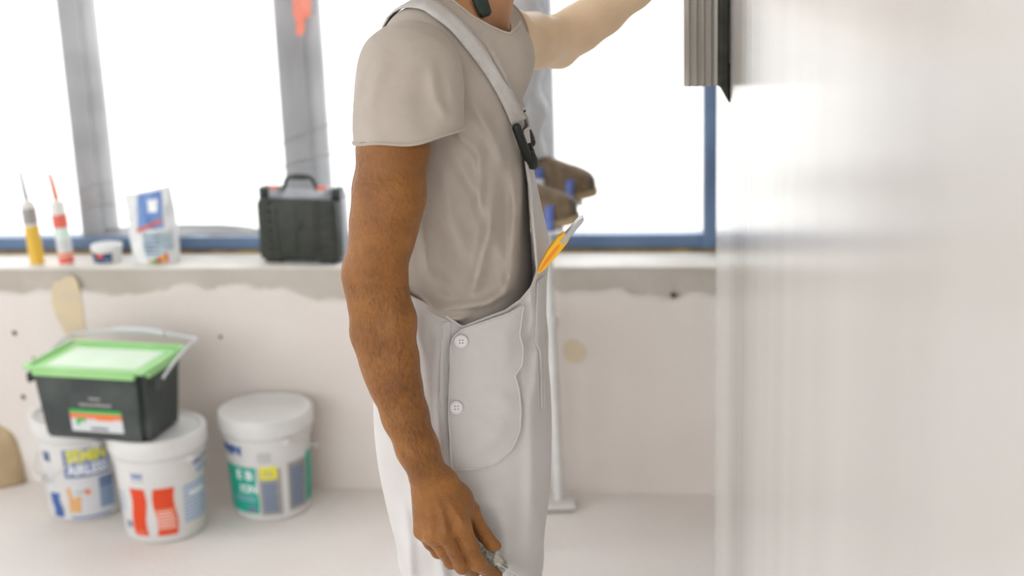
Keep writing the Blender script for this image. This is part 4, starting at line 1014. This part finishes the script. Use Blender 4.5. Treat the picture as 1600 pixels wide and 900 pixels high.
bar('blade', b_-d*.012, c_, [(0,.0030,0),(.35,.0034,0),(.9,.0030,0),(1,.0012,0)], M['steel'], scr, .010)

# ---- wide finishing blade held against the wall by the left hand
M['alu'] = mat('aluminium_profile', '#b3aea6', .5, '#a29d95', 60, stretch=(1,1,.05), metal=.35)
zb = P(1095, 133, 2.3).z; zt_ = zb+.50
fin = thing('skimming_blade', (Xb0, 2.3, zb), 'wide aluminium skimming blade pressed upright against the glossy wall', 'skimming blade')
def prism(name, poly, z0, z1, m, parent, z0f=None):
    V_ = [(x-Xb0, y-2.3, (z0f(x) if z0f else z0)-zb) for x, y in poly]+[(x-Xb0, y-2.3, z1-zb) for x, y in poly]; n = len(poly)
    o = mesh_obj(name, V_, [tuple(reversed(range(n))), tuple(range(n, 2*n))]+[(i, (i+1) % n, n+(i+1) % n, n+i) for i in range(n)], m, parent, True); o.data.set_sharp_from_angle(angle=math.radians(30)); return o
wd = Xb1-Xb0; poly = []; 
for i in range(61):
    t = i/60; x = Xb0+wd*t; y = 2.287-.004*math.sin(math.pi*t)+.0022*math.cos(t*2*math.pi*4.5)*(1 if t < .8 else .4)-(.003 if t > .86 else 0); poly.append((x, y))
poly += [(Xb1, 2.308), (Xb1-wd*.2, 2.313), (Xb0+wd*.5, 2.315), (Xb0+wd*.1, 2.310), (Xb0, 2.302)]
ext = prism('profile_handle', poly, zb, zt_, M['alu'], fin)
wx = lambda Y: U_P/math.cos(B)+Y*math.tan(B)
Xc = P(1141, 90, 2.3).x; yb = 2.33
zl = P(1139, 160, 2.3).z
bl = prism('blade', [(Xb1-.004, 2.290), (Xb1+.006, 2.284), (Xc-.006, 2.287), (Xc, 2.296), (Xc-.002, 2.299), (Xb1+.006, 2.294), (Xb1-.004, 2.298)], zb, zt_, M['dsteel'], fin, lambda x: zb+.004+(zl-zb-.004)*max(0, min(1, (x-Xb1)/(Xc-.003-Xb1)))**1.2)
prism('blade_edge', [(Xc-.004, 2.2865), (Xc+.002, 2.296), (Xc-.001, 2.300), (Xc-.004, 2.299)], zb, zt_, M['steel'], fin, lambda x: zb+.035)

# ================================================================== SECOND WORKER, ON STILTS BY THE WINDOW
M['stilt'] = mat('white_stilt_metal', '#d6d4d0', .5, '#e0dedb', 20); M['sstrap'] = mat('blue_strap', '#5d70b4', .6, '#6f81bf', 60); M['swhite'] = mat('white_strap', '#d9d8da', .6)
M['shoe'] = mat('brown_shoe', '#77654f', .75, '#8b775f', 40, bump=.3, bscale=150); M['shoed'] = mat('shoe_toe', '#5f564a', .6, '#6d6355', 40); M['sole'] = mat('shoe_sole', '#b59f7c', .7); M['soled'] = mat('shoe_sole_dark', '#4a4339', .8)
M['trous'] = mat('white_trousers', '#d9d9dc', .9, '#c9cad0', 14, bump=.3, bscale=120); M['skin2'] = mat('skin_other', '#bd8a66', .5, '#b07d59', 14, sss=.1)
YF, YN = 3.63, 3.34
baseF = G(872, 772, 0)
toeF = P(935, 283, YF-.04); zF = P(905, 302, YF).z-.012; toeN = P(906, 322, YN-.02)
zN = P(880, 343, YN).z-.012
def stilt(tx, y, z, bx, label, fyaw):
    # tx: toe x, bx: x of the front pole foot
    t = thing('drywall_stilt', (bx, y, 0), label, 'stilt')
    L = lambda p: Vector(p)-Vector((bx, y, 0))
    box('foot_plate', -.17, .045, -.045, .045, .004, .022, M['stilt'], t, .006)
    box('foot_pad', -.165, .040, -.042, .042, 0, .006, M['soled'], t, .002)
    for dx in (-.12, 0):
        p0 = Vector((dx, 0, .02)); p1 = Vector((dx+(tx-.135-bx), 0, z-.01))
        a = tube('pole', [p0, p0+(p1-p0)*.62], .0145, M['stilt'], t, 14); tube('inner_pole', [p0+(p1-p0)*.45, p1], .0115, M['stilt'], a, 12)
        c = p0+(p1-p0)*.62; tube('clamp', [c-Vector((0,0,.02)), c+Vector((0,0,.012))], .019, M['stilt'], a, 14)
    tube('cross_brace', [Vector((-.12, 0, .25)), Vector((0.01, 0, .25))], .007, M['stilt'], t, 8)
    hx = tx-.275-bx
    pf = box('platform', hx, hx+.235, -.05, .05, z-.012, z, M['stilt'], t, .004)
    tube('calf_bar', [Vector((hx+.03, -.06, z)), Vector((hx+.02, -.065, z+.20)), Vector((hx+.02, -.065, z+.36))], .010, M['stilt'], t, 10)
    def band(name, x, w, top, m, zz=z):
        pts = smooth_path([Vector((x, -.052, zz-.004)), Vector((x, -.056, zz+top*.5)), Vector((x+.004, -.035, zz+top)), Vector((x+.004, .035, zz+top)), Vector((x, .056, zz+top*.5)), Vector((x, .052, zz-.004))], 4)
        V_ = []; Fc = []
        for q in pts: V_ += [q-Vector((w/2,0,0)), q+Vector((w/2,0,0))]
        for i in range(len(pts)-1): Fc.append((2*i, 2*i+1, 2*i+3, 2*i+2))
        o = mesh_obj(name, V_, Fc, m, t, True); md = o.modifiers.new('thickness', 'SOLIDIFY'); md.thickness = .003
    band('toe_strap', tx-.075-bx, .022, .062, M['sstrap']); band('instep_strap', tx-.155-bx, .026, .095, M['sstrap'])
    bk_ = box('strap_buckle', tx-.172-bx, tx-.140-bx, -.066, -.055, z+.025, z+.065, M['swhite'], t, .004)
    pts = []
    for i in range(17): a = 2*math.pi*i/16; pts.append(Vector((hx+.055+.068*math.cos(a), .068*math.sin(a), z+.30)))
    V_ = []; Fc = []
    for q in pts: V_ += [q-Vector((0,0,.02)), q+Vector((0,0,.02))]
    for i in range(16): Fc.append((2*i, 2*i+2, 2*i+3, 2*i+1))
    o = mesh_obj('calf_strap', V_, Fc, M['sstrap'], t, True); md = o.modifiers.new('thickness', 'SOLIDIFY'); md.thickness = .003
    return t
stilt(toeF.x, YF, zF, baseF.x, 'white drywall stilt with visible pole and foot plate by the parapet', 0)
stilt(toeN.x, YN, zN, toeN.x-.20, 'white drywall stilt with blue straps, mostly hidden behind the plasterer', 0)
axF, axN = toeF.x-.215, toeN.x-.215
hx2 = (axF+axN)/2-.01; hy2 = (YF+YN)/2; z0 = (zF+zN)/2; HZ = z0+.92
w2_ = thing('person', (hx2, hy2, z0), 'person in white trousers and brown shoes standing on stilts by the window', 'person')
O2 = np.array(w2_.location, np.float32)
fb = Field(axis((hx2-.25, hx2+.62, .008)), axis((hy2-.36, hy2+.36, .008)), axis((z0-.02, min(CEIL-.03, HZ+1.35), .008)))
for ax_, ay_, az_ in ((axF, YF, zF), (axN, YN, zN)):
    fb.chain([((hx2, hy2+(ay_-hy2)*.6, HZ-.02), .08), ((hx2+.03, hy2+(ay_-hy2)*.85, HZ-.45), .056), ((ax_, ay_, az_+.10), .036), ((ax_+.03, ay_, az_+.045), .032)], .03); fb.chain([((ax_-.03, ay_, az_+.045), .032), ((ax_+.15, ay_, az_+.035), .028)], .02)
fb.chain([((hx2, hy2, HZ), .12), ((hx2, hy2, HZ+.22), .115), ((hx2+.01, hy2, HZ+.42), .115)], .04); fb.cap((hx2, hy2-.14, HZ+.49), (hx2, hy2+.14, HZ+.49), .062, .062, .05)
fb.cap((hx2, hy2, HZ+.5), (hx2+.02, hy2, HZ+.64), .055, .052, .03); hh = Vector((hx2+.04, hy2, HZ+.73))
fb.ell(hh, (.095,.076,.108), .02); fb.ell(hh+Vector((.045,0,-.062)), (.05,.05,.055), .03); fb.cap(hh+Vector((.095,0,0)), hh+Vector((.11,0,-.034)), .01, .013, .012)
for sy in (-1, 1):
    s0 = Vector((hx2, hy2+sy*.18, HZ+.48)); e0_ = s0+Vector((.20, sy*.03, .14)); w0 = e0_+Vector((.12, -sy*.02, .21)); fb.chain([(s0, .05), (e0_, .038), (w0, .027)], .02)
    for i in range(4): fb.chain([(w0, .02), (w0+Vector((.04, sy*(.024-.016*i), .055)), .011), (w0+Vector((.075, sy*(.026-.017*i), .085)), .008)], .006)
    fb.chain([(w0, .018), (w0+Vector((.05, -sy*.03, .03)), .009)], .006); fb.ell(hh+Vector((-.008, sy*.079, -.012)), (.018,.01,.03), .006)
V_, Q_ = fb.mesh(); np_mesh('body', relax(V_, Q_, 1)-O2, Q_, M['skin2'], w2_)
ft = Field(axis((hx2-.22, hx2+.22, .008)), axis((hy2-.30, hy2+.30, .008)), axis((z0+.06, HZ+.10, .008)))
for ax_, ay_, az_ in ((axF, YF, zF), (axN, YN, zN)):
    ft.chain([((hx2, hy2+(ay_-hy2)*.6, HZ-.02), .105), ((hx2+.03, hy2+(ay_-hy2)*.85, HZ-.45), .085), ((ax_+.012, ay_, az_+.22), .070), ((ax_+.016, ay_, az_+.06), .064)], .03)
ft.chain([((hx2, hy2, HZ-.02), .14), ((hx2, hy2, HZ+.12), .135)], .04)
X_, Y_, Z_ = ft.ax; ft.v += (.006*np.sin(Z_*55+4)[None,None,:]*np.cos(X_*30)[:,None,None]).astype(np.float32)
V_, Q_ = ft.mesh(); T_ = tris(Q_); g_ = np.where(V_[:,1] < hy2, zN, zF)+.115-V_[:,2]; V_, T_ = clip(V_, T_, g_); g_ = V_[:,2]-(HZ+.09); V_, T_ = clip(V_, T_, g_)
o = np_mesh('trousers', V_-O2, T_, M['trous'], w2_); md = o.modifiers.new('thickness', 'SOLIDIFY'); md.thickness = .003
fs2 = Field(axis((hx2-.22, hx2+.30, .008)), axis((hy2-.34, hy2+.34, .008)), axis((HZ, HZ+.72, .008)))
fs2.chain([((hx2, hy2, HZ+.05), .135), ((hx2, hy2, HZ+.22), .13), ((hx2+.01, hy2, HZ+.42), .13)], .04); fs2.cap((hx2, hy2-.14, HZ+.49), (hx2, hy2+.14, HZ+.49), .074, .074, .05)
for sy in (-1, 1): s0 = Vector((hx2, hy2+sy*.18, HZ+.48)); fs2.cap(s0, s0+Vector((.13, sy*.02, .09)), .064, .062, .03)
V_, Q_ = fs2.mesh(); np_mesh('t_shirt', relax(V_, Q_, 1)-O2, Q_, M['shirt'], w2_)
fh = Field(axis((hh.x-.13, hh.x+.13, .008)), axis((hy2-.11, hy2+.11, .008)), axis((hh.z-.14, hh.z+.14, .008)))
fh.ell(hh+Vector((-.004,0,.008)), (.104,.084,.113), .01); fh.ell(hh+Vector((.085,0,-.04)), (.075,.12,.085), .01, cut=True); fh.ell(hh+Vector((.03,0,-.13)), (.13,.12,.08), .01, cut=True)
V_, Q_ = fh.mesh(); np_mesh('hair', V_-O2, Q_, M['hair'], w2_)
for ax_, ay_, az_, tx in ((axF, YF, zF, toeF.x), (axN, YN, zN, toeN.x)):
    q = Field(axis((tx-.32, tx+.03, .005)), axis((ay_-.07, ay_+.07, .005)), axis((az_-.01, az_+.17, .005)))
    q.chain([((tx-.24, ay_, az_+.050), .042), ((tx-.14, ay_, az_+.052), .042), ((tx-.065, ay_, az_+.040), .040), ((tx-.042, ay_, az_+.036), .036)], .025); q.cap((tx-.225, ay_, az_+.06), (tx-.215, ay_, az_+.12), .042, .046, .03); q.cap((tx-.20, ay_, az_+.11), (tx-.11, ay_, az_+.065), .034, .034, .03)
    V_, Q_ = q.mesh(); V_[:,2] = np.maximum(V_[:,2], az_+.016); s_ = np_mesh('shoe', V_-O2, Q_, M['shoe'], w2_)
    def outline(k, z): 
        return [(tx-.275+k*.0+.0, ay_)]
    V_ = []; n = 28; zz = (az_+.001, az_+.020)
    for z in zz:
        for i in range(n):
            a = 2*math.pi*i/n; c = math.cos(a); s__ = math.sin(a); x = tx-.14+(.14)*(abs(c)**.7)*(1 if c > 0 else -1); V_.append(Vector((x, ay_+(.044-.006*(c < 0))*(abs(s__)**.8)*(1 if s__ > 0 else -1), z+(.008*max(0, c)**3)))-Vector(O2))
    mesh_obj('sole', V_, [tuple(reversed(range(n))), tuple(range(n, 2*n))]+[(i, (i+1) % n, n+(i+1) % n, n+i) for i in range(n)], M['sole'], s_)
    ft_ = Field(axis((tx-.10, tx+.03, .004)), axis((ay_-.06, ay_+.06, .004)), axis((az_, az_+.10, .004)))
    ft_.chain([((tx-.085, ay_, az_+.040), .0415), ((tx-.042, ay_, az_+.037), .0380)], .02); V_, Q_ = ft_.mesh(); T_ = tris(Q_); g_ = (tx-.078)-V_[:,0]; V_, T_ = clip(V_, T_, g_); V_[:,2] = np.maximum(V_[:,2], az_+.018); np_mesh('toe_cap', V_-O2, T_, M['shoed'], s_)
    for k in range(4):
        x = tx-.175+.02*k; tube('lace', smooth_path([(x-O2[0], ay_-.025-O2[1], az_+.122-.012*k-O2[2]), (x+.008-O2[0], ay_-O2[1], az_+.135-.014*k-O2[2]), (x-O2[0], ay_+.025-O2[1], az_+.122-.012*k-O2[2])], 3), .003, M['swhite'], s_, 6)

# -------- kraft paper sack at the left edge of the picture
c_ = G(-34, 760, 0)+_v*.03
ks = thing('paper_sack', c_, 'tan paper sack with blue print at the left edge by the wall', 'sack', -A)
def ks_pt(s, t, side):
    w = .13*(1-.25*t**3); b_ = .055*(1-abs(s)**3)*(1-t**4)+.004+.004*math.sin(7*s+9*t)
    return Vector((s*w, side*b_+.02*t, .19*t*(1-.12*s*s*t)))
NS, NT = 14, 14; V_ = []; Fc = []
for sd in (-1, 1):
    for i in range(NS+1):
        for j in range(NT+1): V_.append(ks_pt(-1+2*i/NS, j/NT, sd))
q = (NS+1)*(NT+1)
for b_ in (0, q):
    for i in range(NS):
        for j in range(NT): f_ = (b_+i*(NT+1)+j, b_+(i+1)*(NT+1)+j, b_+(i+1)*(NT+1)+j+1, b_+i*(NT+1)+j+1); Fc.append(f_ if b_ == 0 else f_[::-1])
for j in range(NT):
    for i in (0, NS): a = i*(NT+1)+j; f_ = (a, a+1, q+a+1, q+a); Fc.append(f_ if i == 0 else f_[::-1])
for i in range(NS):
    for j in (0, NT): a = i*(NT+1)+j; e_ = (i+1)*(NT+1)+j; f_ = (a, q+a, q+e_, e_); Fc.append(f_ if j == 0 else f_[::-1])
kb = mesh_obj('bag', V_, Fc, M['kraft'], ks, True)
V_ = []; 
for i in range(9):
    for j in range(3): V_.append(ks_pt(-.6+1.2*i/8, .42+.07*j, -1)-Vector((0,.0015,0)))
mesh_obj('print_panel', V_, [(i*3+j, (i+1)*3+j, (i+1)*3+j+1, i*3+j+1) for i in range(8) for j in range(2)], M['pblue'], kb, True)
